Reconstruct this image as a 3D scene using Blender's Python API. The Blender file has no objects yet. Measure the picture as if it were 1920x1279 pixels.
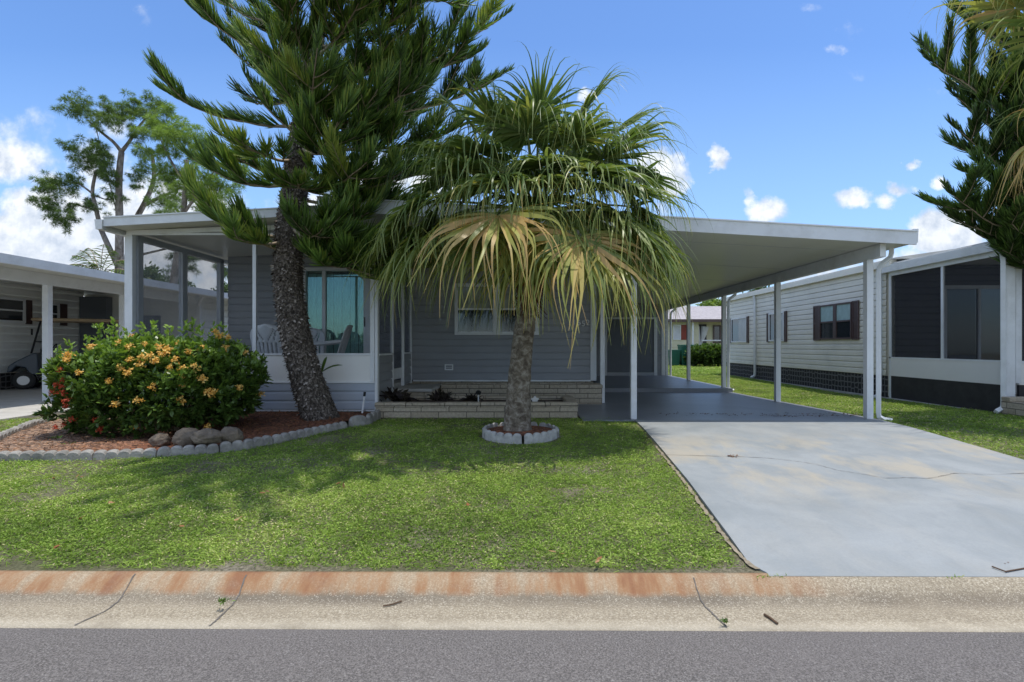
import bpy, math, random
import numpy as np
from mathutils import Vector, noise as mnoise
rnd = random.Random(7)
rs = np.random.RandomState(11)
S = bpy.context.scene
R = math.radians
# ------------------------------------------------------------------ camera
CH = 1.15; F = 1024.0; CX = 980.0; CY = 648.0
cam = bpy.data.cameras.new('camera'); camo = bpy.data.objects.new('camera', cam)
S.collection.objects.link(camo); S.camera = camo
camo.location = (0, 0, CH); camo.rotation_euler = (R(90), 0, 0)
cam.sensor_width = 36; cam.lens = F / 1920 * 36
cam.shift_x = (960 - CX) / 1920.0
cam.shift_y = (CY - 639.5) / 1920.0
cam.clip_start = .05; cam.clip_end = 2000
# ------------------------------------------------------------------ light
SUN = Vector((math.sin(R(9)), -math.sin(R(1.5)), 1.0)).normalized()
elev = math.asin(SUN.z); azim = math.atan2(SUN.x, SUN.y)
sl = bpy.data.lights.new('sun', 'SUN'); sl.energy = 2.85; sl.angle = R(.53); sl.color = (1, .955, .88)
so = bpy.data.objects.new('sun', sl); S.collection.objects.link(so)
so.rotation_euler = SUN.to_track_quat('Z', 'Y').to_euler(); so.location = (0, 0, 30)
S.view_settings.view_transform = 'Standard'; S.view_settings.look = 'None'
S.view_settings.exposure = 0.38; S.view_settings.gamma = 1
W = bpy.data.worlds.new('World'); S.world = W; W.use_nodes = True

class NT:
    def __init__(s, tree): s.t = tree; s.n = tree.nodes; s.l = tree.links
    def node(s, typ, **kw):
        n = s.n.new(typ)
        for k, v in kw.items(): setattr(n, k, v)
        return n
    def _in(s, sock, v):
        if v is None: return
        if hasattr(v, 'is_output') or isinstance(v, bpy.types.NodeSocket): s.l.new(v, sock)
        else: sock.default_value = v
    def m(s, op, a, b=None, c=None, clamp=False):
        n = s.n.new('ShaderNodeMath'); n.operation = op; n.use_clamp = clamp
        for i, v in enumerate((a, b, c)):
            if v is not None: s._in(n.inputs[i], v)
        return n.outputs[0]
    def mr(s, v, a, b, c=0., d=1., smooth=False):
        n = s.n.new('ShaderNodeMapRange'); n.clamp = True
        if smooth: n.interpolation_type = 'SMOOTHSTEP'
        s._in(n.inputs[0], v)
        for i, q in enumerate((a, b, c, d)): s._in(n.inputs[i + 1], q)
        return n.outputs[0]
    def mix(s, f, a, b, bt='MIX'):
        n = s.n.new('ShaderNodeMix'); n.data_type = 'RGBA'; n.blend_type = bt
        s._in(n.inputs[0], f); s._in(n.inputs[6], c4(a)); s._in(n.inputs[7], c4(b))
        return n.outputs[2]
    def noise(s, vec, scale, detail=4, rough=.55, dist=0.):
        n = s.n.new('ShaderNodeTexNoise'); n.inputs['Scale'].default_value = scale
        n.inputs['Detail'].default_value = detail; n.inputs['Roughness'].default_value = rough
        n.inputs['Distortion'].default_value = dist
        if vec is not None: s.l.new(vec, n.inputs['Vector'])
        return n.outputs['Fac']
    def ramp(s, f, stops):
        n = s.n.new('ShaderNodeValToRGB'); e = n.color_ramp.elements
        while len(e) < len(stops): e.new(.5)
        for q, (p, c) in zip(e, stops): q.position = p; q.color = c4(c)
        s.l.new(f, n.inputs[0]); return n.outputs[0]
    def xyz(s, v):
        n = s.n.new('ShaderNodeSeparateXYZ'); s.l.new(v, n.inputs[0]); return n.outputs
    def comb(s, x, y, z):
        n = s.n.new('ShaderNodeCombineXYZ')
        for i, q in enumerate((x, y, z)): s._in(n.inputs[i], q)
        return n.outputs[0]
def c4(c):
    if isinstance(c, (tuple, list)): return tuple(c) + (1,) if len(c) == 3 else tuple(c)
    return c

# world: nishita sky + cumulus clouds given by direction
w = NT(W.node_tree); w.n.clear()
sky = w.node('ShaderNodeTexSky', sky_type='NISHITA', sun_disc=False)
sky.sun_elevation = elev; sky.sun_rotation = azim
sky.altitude = 0; sky.air_density = 1.0; sky.dust_density = .6; sky.ozone_density = 1.6
tc = w.node('ShaderNodeTexCoord'); G = tc.outputs['Generated']
X, Y, Z = w.xyz(G)[:3]
ym = w.m('MAXIMUM', Y, .02)
u = w.m('DIVIDE', X, ym); v = w.m('DIVIDE', Z, ym)
uv = w.comb(u, v, 0.)
wn = w.node('ShaderNodeTexNoise'); wn.inputs['Scale'].default_value = 14.; wn.inputs['Detail'].default_value = 6; wn.inputs['Roughness'].default_value = .65
w.l.new(uv, wn.inputs['Vector']); wx, wy, wz = w.xyz(wn.outputs['Color'])[:3]
u2 = w.m('ADD', u, w.m('MULTIPLY', w.m('SUBTRACT', wx, .5), .075)); v2 = w.m('ADD', v, w.m('MULTIPLY', w.m('SUBTRACT', wy, .5), .055))
n1 = w.noise(uv, 5.5, 9, .6, .3); n2 = w.noise(uv, 22, 6, .6)
# px, py, rx, ry, amount
clouds = [(20, 480, 260, 85, 1.8), (170, 455, 190, 75, 1.6), (90, 395, 110, 45, 1.3), (280, 400, 170, 80, 1.1), (200, 340, 150, 40, .7),
          (10, 300, 110, 50, .85), (30, 250, 120, 55, .6), (140, 300, 130, 45, .55), (230, 230, 90, 40, .4), (760, 340, 150, 60, .95), (640, 395, 140, 40, .8),
          (1095, 178, 24, 20, .9), (1235, 330, 54, 48, 1.5), (1345, 298, 22, 24, 1.05), (1250, 395, 40, 15, .6), (1437, 398, 42, 24, .85),
          (1400, 372, 12, 22, .5), (1600, 374, 40, 20, .95), (1688, 354, 32, 18, .95), (1664, 378, 24, 14, .8), (1708, 308, 17, 9, .8),
          (1754, 340, 20, 14, .75), (1775, 440, 72, 50, 1.6), (1690, 500, 130, 40, .75), (1500, 515, 120, 32, .8),
          (1572, 92, 26, 14, .62), (1590, 60, 30, 40, .36), (1760, 165, 50, 40, .42), (1600, 130, 40, 14, .3), (272, 35, 22, 26, .35),
          (1500, 12, 90, 14, .36), (450, 545, 400, 60, .9), (1200, 560, 500, 30, .7), (1040, 260, 160, 60, .3), (330, 480, 160, 80, 1.0)]
acc = None
for (px, py, rx, ry, a) in clouds:
    du = w.m('MULTIPLY', w.m('SUBTRACT', u2, (px - CX) / F), F / (rx * 1.3)); dv = w.m('MULTIPLY', w.m('SUBTRACT', v2, (CY - py) / F), F / (ry * 1.3))
    r2 = w.m('ADD', w.m('MULTIPLY', du, du), w.m('MULTIPLY', dv, dv))
    g = w.m('MULTIPLY', w.m('SUBTRACT', 1., r2), a); g = w.m('MAXIMUM', g, 0.)
    acc = g if acc is None else w.m('MAXIMUM', acc, g)
dens = w.m('ADD', acc, w.m('MULTIPLY', w.m('SUBTRACT', w.m('ADD', w.m('MULTIPLY', n1, .72), w.m('MULTIPLY', n2, .28)), .5), 2.4))
mask = w.m('MULTIPLY', w.mr(dens, .25, .95, 0, 1, True), w.mr(acc, .0, .30, 0, 1, True))
n3 = w.noise(G, 2.6, 8, .6); front = w.m('MULTIPLY', w.mr(Y, -.05, .1), w.mr(v, 1.1, .75))
back = w.mr(n3, .40, .60, 0, .9, True)  # unseen cloud cover overhead and behind, added to whiten the ambient light
mfin = w.m('ADD', w.m('MULTIPLY', mask, front), w.m('MULTIPLY', back, w.m('SUBTRACT', 1., front)))
mfin = w.m('MULTIPLY', mfin, w.mr(Z, -.02, .01))
SK = .15
shade = w.mr(v2, .04, .30, .35, 1.0)
ccol = w.mix(w.m('MULTIPLY', shade, w.mr(n2, .38, .60)), (.50 / SK, .57 / SK, .68 / SK), (.83 / SK, .86 / SK, .90 / SK))
hazeb = w.mr(v, .0, .55, .58, 0.)
skyc = w.mix(1., sky.outputs[0], (.66, .86, 1.12), 'MULTIPLY')
skyc = w.mix(w.m('MULTIPLY', hazeb, front), skyc, (.40 / SK, .62 / SK, .93 / SK))
fin = w.mix(mfin, skyc, ccol)
bg = w.node('ShaderNodeBackground'); w.l.new(fin, bg.inputs[0]); bg.inputs[1].default_value = SK
wo = w.node('ShaderNodeOutputWorld'); w.l.new(bg.outputs[0], wo.inputs[0])

# ------------------------------------------------------------------ materials
def new_mat(name):
    m = bpy.data.materials.new(name); m.use_nodes = True
    t = NT(m.node_tree); b = t.n['Principled BSDF']; return m, t, b
def simple(name, col, rough=.6, var=.12, scale=3., bump=0., bscale=40., metal=0., spec=None, dirt=None):
    m, t, b = new_mat(name)
    co = t.node('ShaderNodeTexCoord').outputs['Object']
    n = t.noise(co, scale, 6, .6)
    lo = tuple(x * (1 - var) for x in col); hi = tuple(min(1, x * (1 + var)) for x in col)
    c = t.ramp(n, [(.3, lo), (.7, hi)])
    if dirt:
        d = t.noise(co, 1.3, 8, .7); c = t.mix(t.mr(d, .5, .75, 0, dirt[1]), c, dirt[0])
    t.l.new(c, b.inputs['Base Color']); b.inputs['Roughness'].default_value = rough; b.inputs['Metallic'].default_value = metal
    if spec is not None: b.inputs['Specular IOR Level'].default_value = spec
    if bump:
        bn = t.node('ShaderNodeBump'); bn.inputs['Strength'].default_value = bump; bn.inputs['Distance'].default_value = .01
        t.l.new(t.noise(co, bscale, 5, .6), bn.inputs['Height']); t.l.new(bn.outputs[0], b.inputs['Normal'])
    return m
def leafmat(name, stops, rough=.5, trans=.35, spec=.4):
    m, t, b = new_mat(name)
    at = t.node('ShaderNodeAttribute'); at.attribute_name = 'tint'
    c = t.ramp(at.outputs['Fac'], stops)
    t.l.new(c, b.inputs['Base Color']); b.inputs['Roughness'].default_value = rough; b.inputs['Specular IOR Level'].default_value = spec
    tr = t.node('ShaderNodeBsdfTranslucent'); t.l.new(t.mix(1., c, (1.1, 1.15, .6), 'MULTIPLY'), tr.inputs[0])
    mx = t.node('ShaderNodeMixShader'); mx.inputs[0].default_value = trans
    t.l.new(b.outputs[0], mx.inputs[1]); t.l.new(tr.outputs[0], mx.inputs[2]); t.l.new(mx.outputs[0], t.n['Material Output'].inputs[0])
    return m
def glassy(name, col, alpha, rough=.05, gl=.12):
    m, t, b = new_mat(name)
    b.inputs['Base Color'].default_value = c4(col); b.inputs['Roughness'].default_value = rough
    tr = t.node('ShaderNodeBsdfTransparent'); mx = t.node('ShaderNodeMixShader'); mx.inputs[0].default_value = alpha
    t.l.new(tr.outputs[0], mx.inputs[1]); t.l.new(b.outputs[0], mx.inputs[2]); t.l.new(mx.outputs[0], t.n['Material Output'].inputs[0])
    return m
M = {}
M['white'] = simple('white_trim', (.76, .775, .78), .45, .05, 2, .1, 60, dirt=((.40, .40, .36), .5))
M['alu'] = simple('grey_aluminium', (.42, .44, .46), .45, .06)
M['ceil'] = simple('ceiling_panel', (.60, .60, .53), .32, .04, 1.2, dirt=((.45, .45, .40), .35))
M['roof'] = simple('roof_top', (.55, .55, .53), .6, .2, 1.5, dirt=((.15, .14, .13), .6))
M['grey'] = simple('grey_siding', (.30, .31, .325), .55, .07, 1.5, .15, 90)
M['skirt'] = simple('blue_grey_siding', (.42, .46, .52), .5, .07, 1.5, .1, 90)
M['kick'] = simple('kick_panel', (.82, .81, .77), .25, .03, 1.)
M['door'] = simple('grey_door', (.15, .165, .19), .5, .05)
M['cream'] = simple('cream_siding', (.78, .745, .64), .5, .05, 2., dirt=((.42, .42, .34), .35))
M['yellow'] = simple('yellow_siding', (.66, .62, .42), .6, .05, 2.)
M['whitesid'] = simple('white_siding', (.80, .80, .76), .5, .05, 2., dirt=((.5, .5, .46), .3))
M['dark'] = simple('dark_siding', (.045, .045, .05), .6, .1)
M['darkskirt'] = simple('dark_skirting', (.03, .028, .028), .7, .3, 6)
M['brown'] = simple('brown_shutter', (.085, .05, .045), .5, .15)
M['glass'] = simple('window_glass', (.02, .025, .03), .04, .1, spec=.9)
M['glassd'] = glassy('door_glass', (.02, .03, .035), .22, .02)
def _gd():
    m = bpy.data.materials.new('door_glass'); m.use_nodes = True; t = NT(m.node_tree); t.n.remove(t.n['Principled BSDF'])
    a = t.node('ShaderNodeBsdfTransparent'); a.inputs[0].default_value = (.85, .97, .95, 1); g = t.node('ShaderNodeBsdfGlossy'); g.inputs[0].default_value = (.7, .95, .85, 1); g.inputs['Roughness'].default_value = .02
    x = t.node('ShaderNodeMixShader'); x.inputs[0].default_value = .12; t.l.new(a.outputs[0], x.inputs[1]); t.l.new(g.outputs[0], x.inputs[2]); t.l.new(x.outputs[0], t.n['Material Output'].inputs[0]); return m
M['glassd'] = _gd()
M['blindt'] = simple('teal_blinds', (.34, .48, .47), .6, .15, 6)
M['blindw'] = simple('white_blinds', (.55, .58, .58), .6, .1, 6)
M['frost'] = simple('frosted_pane', (.34, .36, .30), .15, .25, 5)
M['screen'] = glassy('dark_screen', (.04, .04, .045), .30, .8)
M['screenl'] = glassy('porch_screen', (.12, .13, .14), .09, .8)
M['vinyl'] = glassy('vinyl_window', (.32, .33, .36), .30, .15)
M['black'] = simple('black_rubber', (.012, .012, .012), .6, .2)
M['plastic'] = simple('white_plastic', (.62, .64, .66), .4, .03)
M['green'] = simple('green_bin', (.012, .11, .07), .5, .1)
M['soil'] = simple('dark_soil', (.06, .035, .022), .95, .4, 20, .8, 60)
M['rock'] = simple('tan_rock', (.20, .155, .11), .9, .35, 9, 1., 30, dirt=((.08, .07, .055), .9))
M['cartbody'] = simple('dark_cart_body', (.07, .09, .115), .35, .05)
M['carttop'] = simple('tan_cart_top', (.45, .33, .2), .5, .1)
M['tan'] = simple('tan_seat', (.4, .36, .28), .7, .1)
M['red'] = simple('red_shutter', (.28, .05, .03), .6, .1)
M['curtain'] = simple('white_curtain', (.6, .6, .6), .8, .1)
M['greyroof'] = simple('grey_shingle', (.36, .33, .33), .8, .25, 6)
M['metal'] = simple('wheel_metal', (.55, .55, .55), .35, .1, metal=.6)
M['twig'] = simple('twig_bark', (.10, .06, .035), .9, .3, 10)
M['star'] = simple('white_stone', (.68, .66, .62), .8, .1)
M['paver'] = simple('grey_paver', (.32, .30, .27), .9, .35, 9, 1., 40, dirt=((.10, .10, .085), .85))
M['paverpale'] = simple('pale_paver', (.42, .41, .385), .9, .3, 9, .8, 40, dirt=((.2, .2, .17), .7))

def brick_mat():
    m, t, b = new_mat('split_stone')
    co = t.node('ShaderNodeTexCoord').outputs['Object']; x, y, z = t.xyz(co)[:3]
    vec = t.comb(t.m('ADD', x, t.m('MULTIPLY', y, 1.)), z, 0.)
    br = t.node('ShaderNodeTexBrick'); t.l.new(vec, br.inputs['Vector'])
    br.inputs['Scale'].default_value = 1.; br.inputs['Brick Width'].default_value = .44; br.inputs['Row Height'].default_value = .098
    br.inputs['Mortar Size'].default_value = .006; br.offset = .37
    br.inputs['Color1'].default_value = (.47, .40, .29, 1); br.inputs['Color2'].default_value = (.57, .49, .37, 1); br.inputs['Mortar'].default_value = (.14, .12, .09, 1)
    n = t.noise(co, 26, 6, .7); c = t.mix(t.mr(n, .4, .75, 0, .55), br.outputs['Color'], (.16, .13, .10))
    t.l.new(c, b.inputs['Base Color']); b.inputs['Roughness'].default_value = .9
    h = t.m('ADD', t.m('MULTIPLY', br.outputs['Fac'], -1.2), t.noise(co, 32, 6, .7))
    bn = t.node('ShaderNodeBump'); bn.inputs['Strength'].default_value = .9; bn.inputs['Distance'].default_value = .02
    t.l.new(h, bn.inputs['Height']); t.l.new(bn.outputs[0], b.inputs['Normal']); return m
M['stone'] = brick_mat()
def lattice_mat():
    m, t, b = new_mat('breeze_block')
    co = t.node('ShaderNodeTexCoord').outputs['Object']; x, y, z = t.xyz(co)[:3]
    vo = t.node('ShaderNodeTexVoronoi'); vo.inputs['Scale'].default_value = 7.; t.l.new(t.comb(y, t.m('MULTIPLY', z, 1.), 0.), vo.inputs['Vector'])
    vo.feature = 'DISTANCE_TO_EDGE'; vo.inputs['Randomness'].default_value = .25
    c = t.ramp(vo.outputs['Distance'], [(.06, (.16, .155, .15)), (.14, (.022, .02, .02))])
    t.l.new(c, b.inputs['Base Color']); b.inputs['Roughness'].default_value = .9; return m
M['lattice'] = lattice_mat()
def ground_mat():
    m, t, b = new_mat('lawn_soil')
    co = t.node('ShaderNodeTexCoord').outputs['Object']
    n = t.noise(co, 1.1, 7, .6); f = t.noise(co, 45, 5, .7)
    c = t.ramp(n, [(.34, (.12, .13, .05)), (.48, (.20, .19, .10)), (.58, (.30, .26, .18)), (.68, (.40, .35, .27))])
    c = t.mix(t.mr(f, .4, .62, 0, .8), c, (.06, .06, .025))
    t.l.new(c, b.inputs['Base Color']); b.inputs['Roughness'].default_value = .95
    bn = t.node('ShaderNodeBump'); bn.inputs['Strength'].default_value = 1.; bn.inputs['Distance'].default_value = .03
    t.l.new(f, bn.inputs['Height']); t.l.new(bn.outputs[0], b.inputs['Normal']); return m
M['ground'] = ground_mat()
def mulch_mat():
    m, t, b = new_mat('mulch')
    co = t.node('ShaderNodeTexCoord').outputs['Object']; x, y, z = t.xyz(co)[:3]
    vo = t.node('ShaderNodeTexVoronoi'); vo.inputs['Scale'].default_value = 34.; t.l.new(co, vo.inputs['Vector'])
    red = t.ramp(t.m('ADD', t.m('MULTIPLY', x, .25), t.noise(co, 2., 5)), [(.0, (.20, .12, .085)), (-.0 + .001, (.20, .12, .085)), (.9, (.2, .07, .03))])
    s = t.mr(x, -5.6, -4.2)
    base = t.mix(s, (.30, .20, .14), (.23, .09, .045))
    c = t.mix(1., base, t.ramp(t.xyz(vo.outputs['Color'])[0], [(0., (.25, .22, .2)), (.6, (.9, .9, .9)), (1., (1.7, 1.6, 1.5))]), 'MULTIPLY')
    t.l.new(c, b.inputs['Base Color']); b.inputs['Roughness'].default_value = .95
    bn = t.node('ShaderNodeBump'); bn.inputs['Strength'].default_value = 1.; bn.inputs['Distance'].default_value = .02
    t.l.new(vo.outputs['Distance'], bn.inputs['Height']); t.l.new(bn.outputs[0], b.inputs['Normal']); return m
M['mulch'] = mulch_mat()
def asphalt_mat():
    m, t, b = new_mat('asphalt')
    co = t.node('ShaderNodeTexCoord').outputs['Object']
    f = t.noise(co, 125, 5, .8); g = t.noise(co, .9, 6, .6); vo = t.node('ShaderNodeTexVoronoi'); vo.inputs['Scale'].default_value = 190.
    t.l.new(co, vo.inputs['Vector'])
    c = t.ramp(f, [(.38, (.055, .049, .045)), (.5, (.135, .123, .114)), (.62, (.27, .248, .23))])
    c = t.mix(t.mr(g, .35, .7, 0, .3), c, (.19, .17, .165))
    sp = t.mr(t.xyz(vo.outputs['Color'])[0], .96, .98); c = t.mix(t.m('MULTIPLY', sp, .25), c, (.5, .48, .46))
    t.l.new(c, b.inputs['Base Color']); b.inputs['Roughness'].default_value = .9
    bn = t.node('ShaderNodeBump'); bn.inputs['Strength'].default_value = .8; bn.inputs['Distance'].default_value = .006
    t.l.new(f, bn.inputs['Height']); t.l.new(bn.outputs[0], b.inputs['Normal']); return m
M['asphalt'] = asphalt_mat()
def kerb_mat():
    m, t, b = new_mat('stained_kerb')
    co = t.node('ShaderNodeTexCoord').outputs['Object']; x, y, z = t.xyz(co)[:3]
    yy = t.m('ADD', y, t.m('MULTIPLY', x, .008))
    st = t.comb(t.m('MULTIPLY', x, 1.), t.m('MULTIPLY', y, .25), 0.)
    n = t.noise(st, 5.5, 7, .65); fine = t.noise(co, 90, 4, .8); big = t.noise(st, 1.1, 4, .6)
    base = t.ramp(fine, [(.35, (.19, .155, .105)), (.52, (.33, .28, .20)), (.68, (.58, .51, .39))])
    dk = t.m('MULTIPLY', t.mr(yy, 2.80, 2.92, 0, 1, True), t.mr(yy, 3.0, 2.93, 0, 1, True))
    base = t.mix(t.m('MULTIPLY', dk, t.mr(big, .35, .6, .35, .85)), base, (.14, .115, .085))
    base = t.mix(t.mr(yy, 2.72, 2.62, 0, .45), base, (.60, .53, .41))
    vo = t.node('ShaderNodeTexVoronoi'); vo.inputs['Scale'].default_value = 210.; t.l.new(co, vo.inputs['Vector']); base = t.mix(t.m('MULTIPLY', t.mr(t.xyz(vo.outputs['Color'])[0], .88, .92), .4), base, (.70, .64, .52))
    blot = t.noise(co, 3.2, 7, .7); base = t.mix(t.mr(blot, .5, .7, 0, .5), base, (.22, .18, .125))
    yn = t.m('ADD', yy, t.m('MULTIPLY', t.m('SUBTRACT', n, .5), .09))
    rust = t.m('MULTIPLY', t.mr(yn, 2.925, 2.975, 0, 1, True), t.mr(x, 1.9, 1.2, 0, 1, True))
    rust = t.m('MULTIPLY', rust, t.mr(n, .34, .56, .30, .95)); rust = t.m('MULTIPLY', rust, t.mr(t.noise(co, 1.7, 6, .7), .26, .50, .45, 1.))
    c = t.mix(rust, base, t.ramp(n, [(.36, (.42, .30, .18)), (.5, (.34, .19, .09)), (.64, (.25, .11, .05))]))
    t.l.new(c, b.inputs['Base Color']); b.inputs['Roughness'].default_value = .9
    bn = t.node('ShaderNodeBump'); bn.inputs['Strength'].default_value = .6; bn.inputs['Distance'].default_value = .006
    t.l.new(fine, bn.inputs['Height']); t.l.new(bn.outputs[0], b.inputs['Normal']); return m
M['kerb'] = kerb_mat()
def drive_mat(name, lo, hi, worn, amt):
    m, t, b = new_mat(name)
    co = t.node('ShaderNodeTexCoord').outputs['Object']; x, y, z = t.xyz(co)[:3]
    n = t.noise(co, 1.3, 8, .6, .6); f = t.noise(co, 60, 4, .7)
    st = t.noise(t.comb(t.m('MULTIPLY', x, 1.2), t.m('MULTIPLY', y, .6), 3.), 1.9, 9, .62, .15)
    c = t.ramp(n, [(.36, lo), (.62, hi)])
    sc_ = t.noise(t.comb(t.m('MULTIPLY', x, 1.), t.m('MULTIPLY', y, .35), 0.), 7, 8, .75); c = t.mix(t.mr(sc_, .5, .72, 0, .35), c, tuple(.78 * q for q in lo))
    band = t.m('MULTIPLY', t.mr(y, 4.2, 5.0), t.mr(y, 7.2, 6.3))
    c = t.mix(t.m('MULTIPLY', t.mr(st, .46, .62, 0, amt), t.m('ADD', t.m('MULTIPLY', band, .85), .15)), c, worn)
    c = t.mix(t.mr(f, .3, .7, 0, .22), c, tuple(.72 * q for q in lo))
    t.l.new(c, b.inputs['Base Color']); b.inputs['Roughness'].default_value = .7
    bn = t.node('ShaderNodeBump'); bn.inputs['Strength'].default_value = .25; bn.inputs['Distance'].default_value = .004
    t.l.new(f, bn.inputs['Height']); t.l.new(bn.outputs[0], b.inputs['Normal']); return m
M['drive'] = drive_mat('painted_driveway', (.245, .268, .275), (.325, .345, .35), (.44, .385, .29), .75)
M['slab'] = drive_mat('painted_slab', (.20, .215, .24), (.25, .265, .29), (.3, .33, .4), .2)
M['slab'].node_tree.nodes['Principled BSDF'].inputs['Roughness'].default_value = .38
M['conc'] = simple('old_concrete', (.46, .44, .40), .9, .15, 4, .3, 60)
M['crack'] = simple('dark_crack', (.14, .125, .11), .95, .3, 20)
M['tancrack'] = simple('worn_edge', (.27, .225, .16), .95, .3, 20, .6, 50)
def bark_mat(name, a, b_, c_, sx, sz, bump):
    m, t, b = new_mat(name)
    co = t.node('ShaderNodeTexCoord').outputs['Object']; x, y, z = t.xyz(co)[:3]
    vec = t.comb(t.m('MULTIPLY', x, sx), t.m('MULTIPLY', y, sx), t.m('MULTIPLY', z, sz))
    n = t.noise(vec, 1., 7, .7, .5)
    c = t.ramp(n, [(.34, a), (.5, b_), (.66, c_)])
    t.l.new(c, b.inputs['Base Color']); b.inputs['Roughness'].default_value = .95
    bn = t.node('ShaderNodeBump'); bn.inputs['Strength'].default_value = 1.; bn.inputs['Distance'].default_value = bump
    t.l.new(n, bn.inputs['Height']); t.l.new(bn.outputs[0], b.inputs['Normal']); return m
M['bark'] = bark_mat('scaly_bark', (.02, .016, .013), (.10, .08, .062), (.36, .31, .26), 32, 26, .03)
M['palmbark'] = bark_mat('ringed_bark', (.06, .045, .032), (.17, .14, .105), (.34, .31, .26), 13, 15, .015)
M['pinebark'] = bark_mat('pine_bark', (.07, .055, .045), (.20, .17, .145), (.34, .31, .28), 6, 3, .03)
M['wood'] = simple('branch_wood', (.30, .24, .17), .9, .25, 10)
M['cord'] = leafmat('norfolk_needles', [(0, (.03, .055, .016)), (.5, (.09, .16, .035)), (.85, (.19, .31, .065)), (1, (.32, .38, .08))], .45, .32)
M['needle'] = leafmat('pine_needles', [(0, (.04, .07, .025)), (.5, (.11, .175, .045)), (1, (.25, .36, .07))], .5, .35)
M['fan'] = leafmat('palm_leaf', [(0, (.045, .085, .025)), (.35, (.13, .20, .055)), (.6, (.28, .33, .10)), (.8, (.44, .42, .11)), (1, (.62, .42, .17))], .4, .35)
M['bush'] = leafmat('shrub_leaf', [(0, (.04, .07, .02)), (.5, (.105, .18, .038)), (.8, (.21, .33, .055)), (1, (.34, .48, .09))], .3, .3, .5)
M['flower'] = leafmat('orange_flower', [(0, (.66, .32, .06)), (.5, (.85, .52, .12)), (1, (.92, .68, .24))], .6, .3)
M['flowerred'] = leafmat('red_flower', [(0, (.38, .03, .02)), (1, (.62, .12, .05))], .6, .3)
M['grass'] = leafmat('grass_blade', [(0, (.11, .18, .03)), (.45, (.25, .38, .06)), (.8, (.44, .56, .13)), (1, (.66, .58, .33))], .6, .35, .25)
M['litter'] = leafmat('dry_litter', [(0, (.06, .035, .02)), (.5, (.25, .10, .035)), (1, (.45, .30, .16))], .9, .1)
M['burg'] = leafmat('burgundy_leaf', [(0, (.02, .012, .015)), (1, (.06, .05, .03))], .5, .2)

# ------------------------------------------------------------------ object helpers
col = S.collection; ORG = {}
def tag(o, label=None, cat=None, group=None, kind=None):
    if label: o['label'] = label
    if cat: o['category'] = cat
    if group: o['group'] = group
    if kind: o['kind'] = kind
    return o
def thing(name, loc, label, cat, group=None):
    o = bpy.data.objects.new(name, None); col.objects.link(o); o.location = loc; o.empty_display_size = .2
    ORG[o.name] = Vector(loc); return tag(o, label, cat, group)
def link(name, me, mats, parent=None, org=None):
    for m in (mats if isinstance(mats, (list, tuple)) else [mats]): me.materials.append(M[m] if isinstance(m, str) else m)
    o = bpy.data.objects.new(name, me); col.objects.link(o)
    if parent is not None:
        po = ORG[parent.name]; me.transform(__import__('mathutils').Matrix.Translation(-po)); o.parent = parent; ORG[o.name] = po
        # keep the child at the origin of its parent
    else: ORG[o.name] = Vector((0, 0, 0))
    return o
def FR(ox, oy, facing):
    return {'front': (ox, oy, 1, 0, 0, -1), 'right': (ox, oy, 0, 1, 1, 0), 'left': (ox, oy, 0, 1, -1, 0), 'back': (ox, oy, 1, 0, 0, 1)}[facing]
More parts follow.
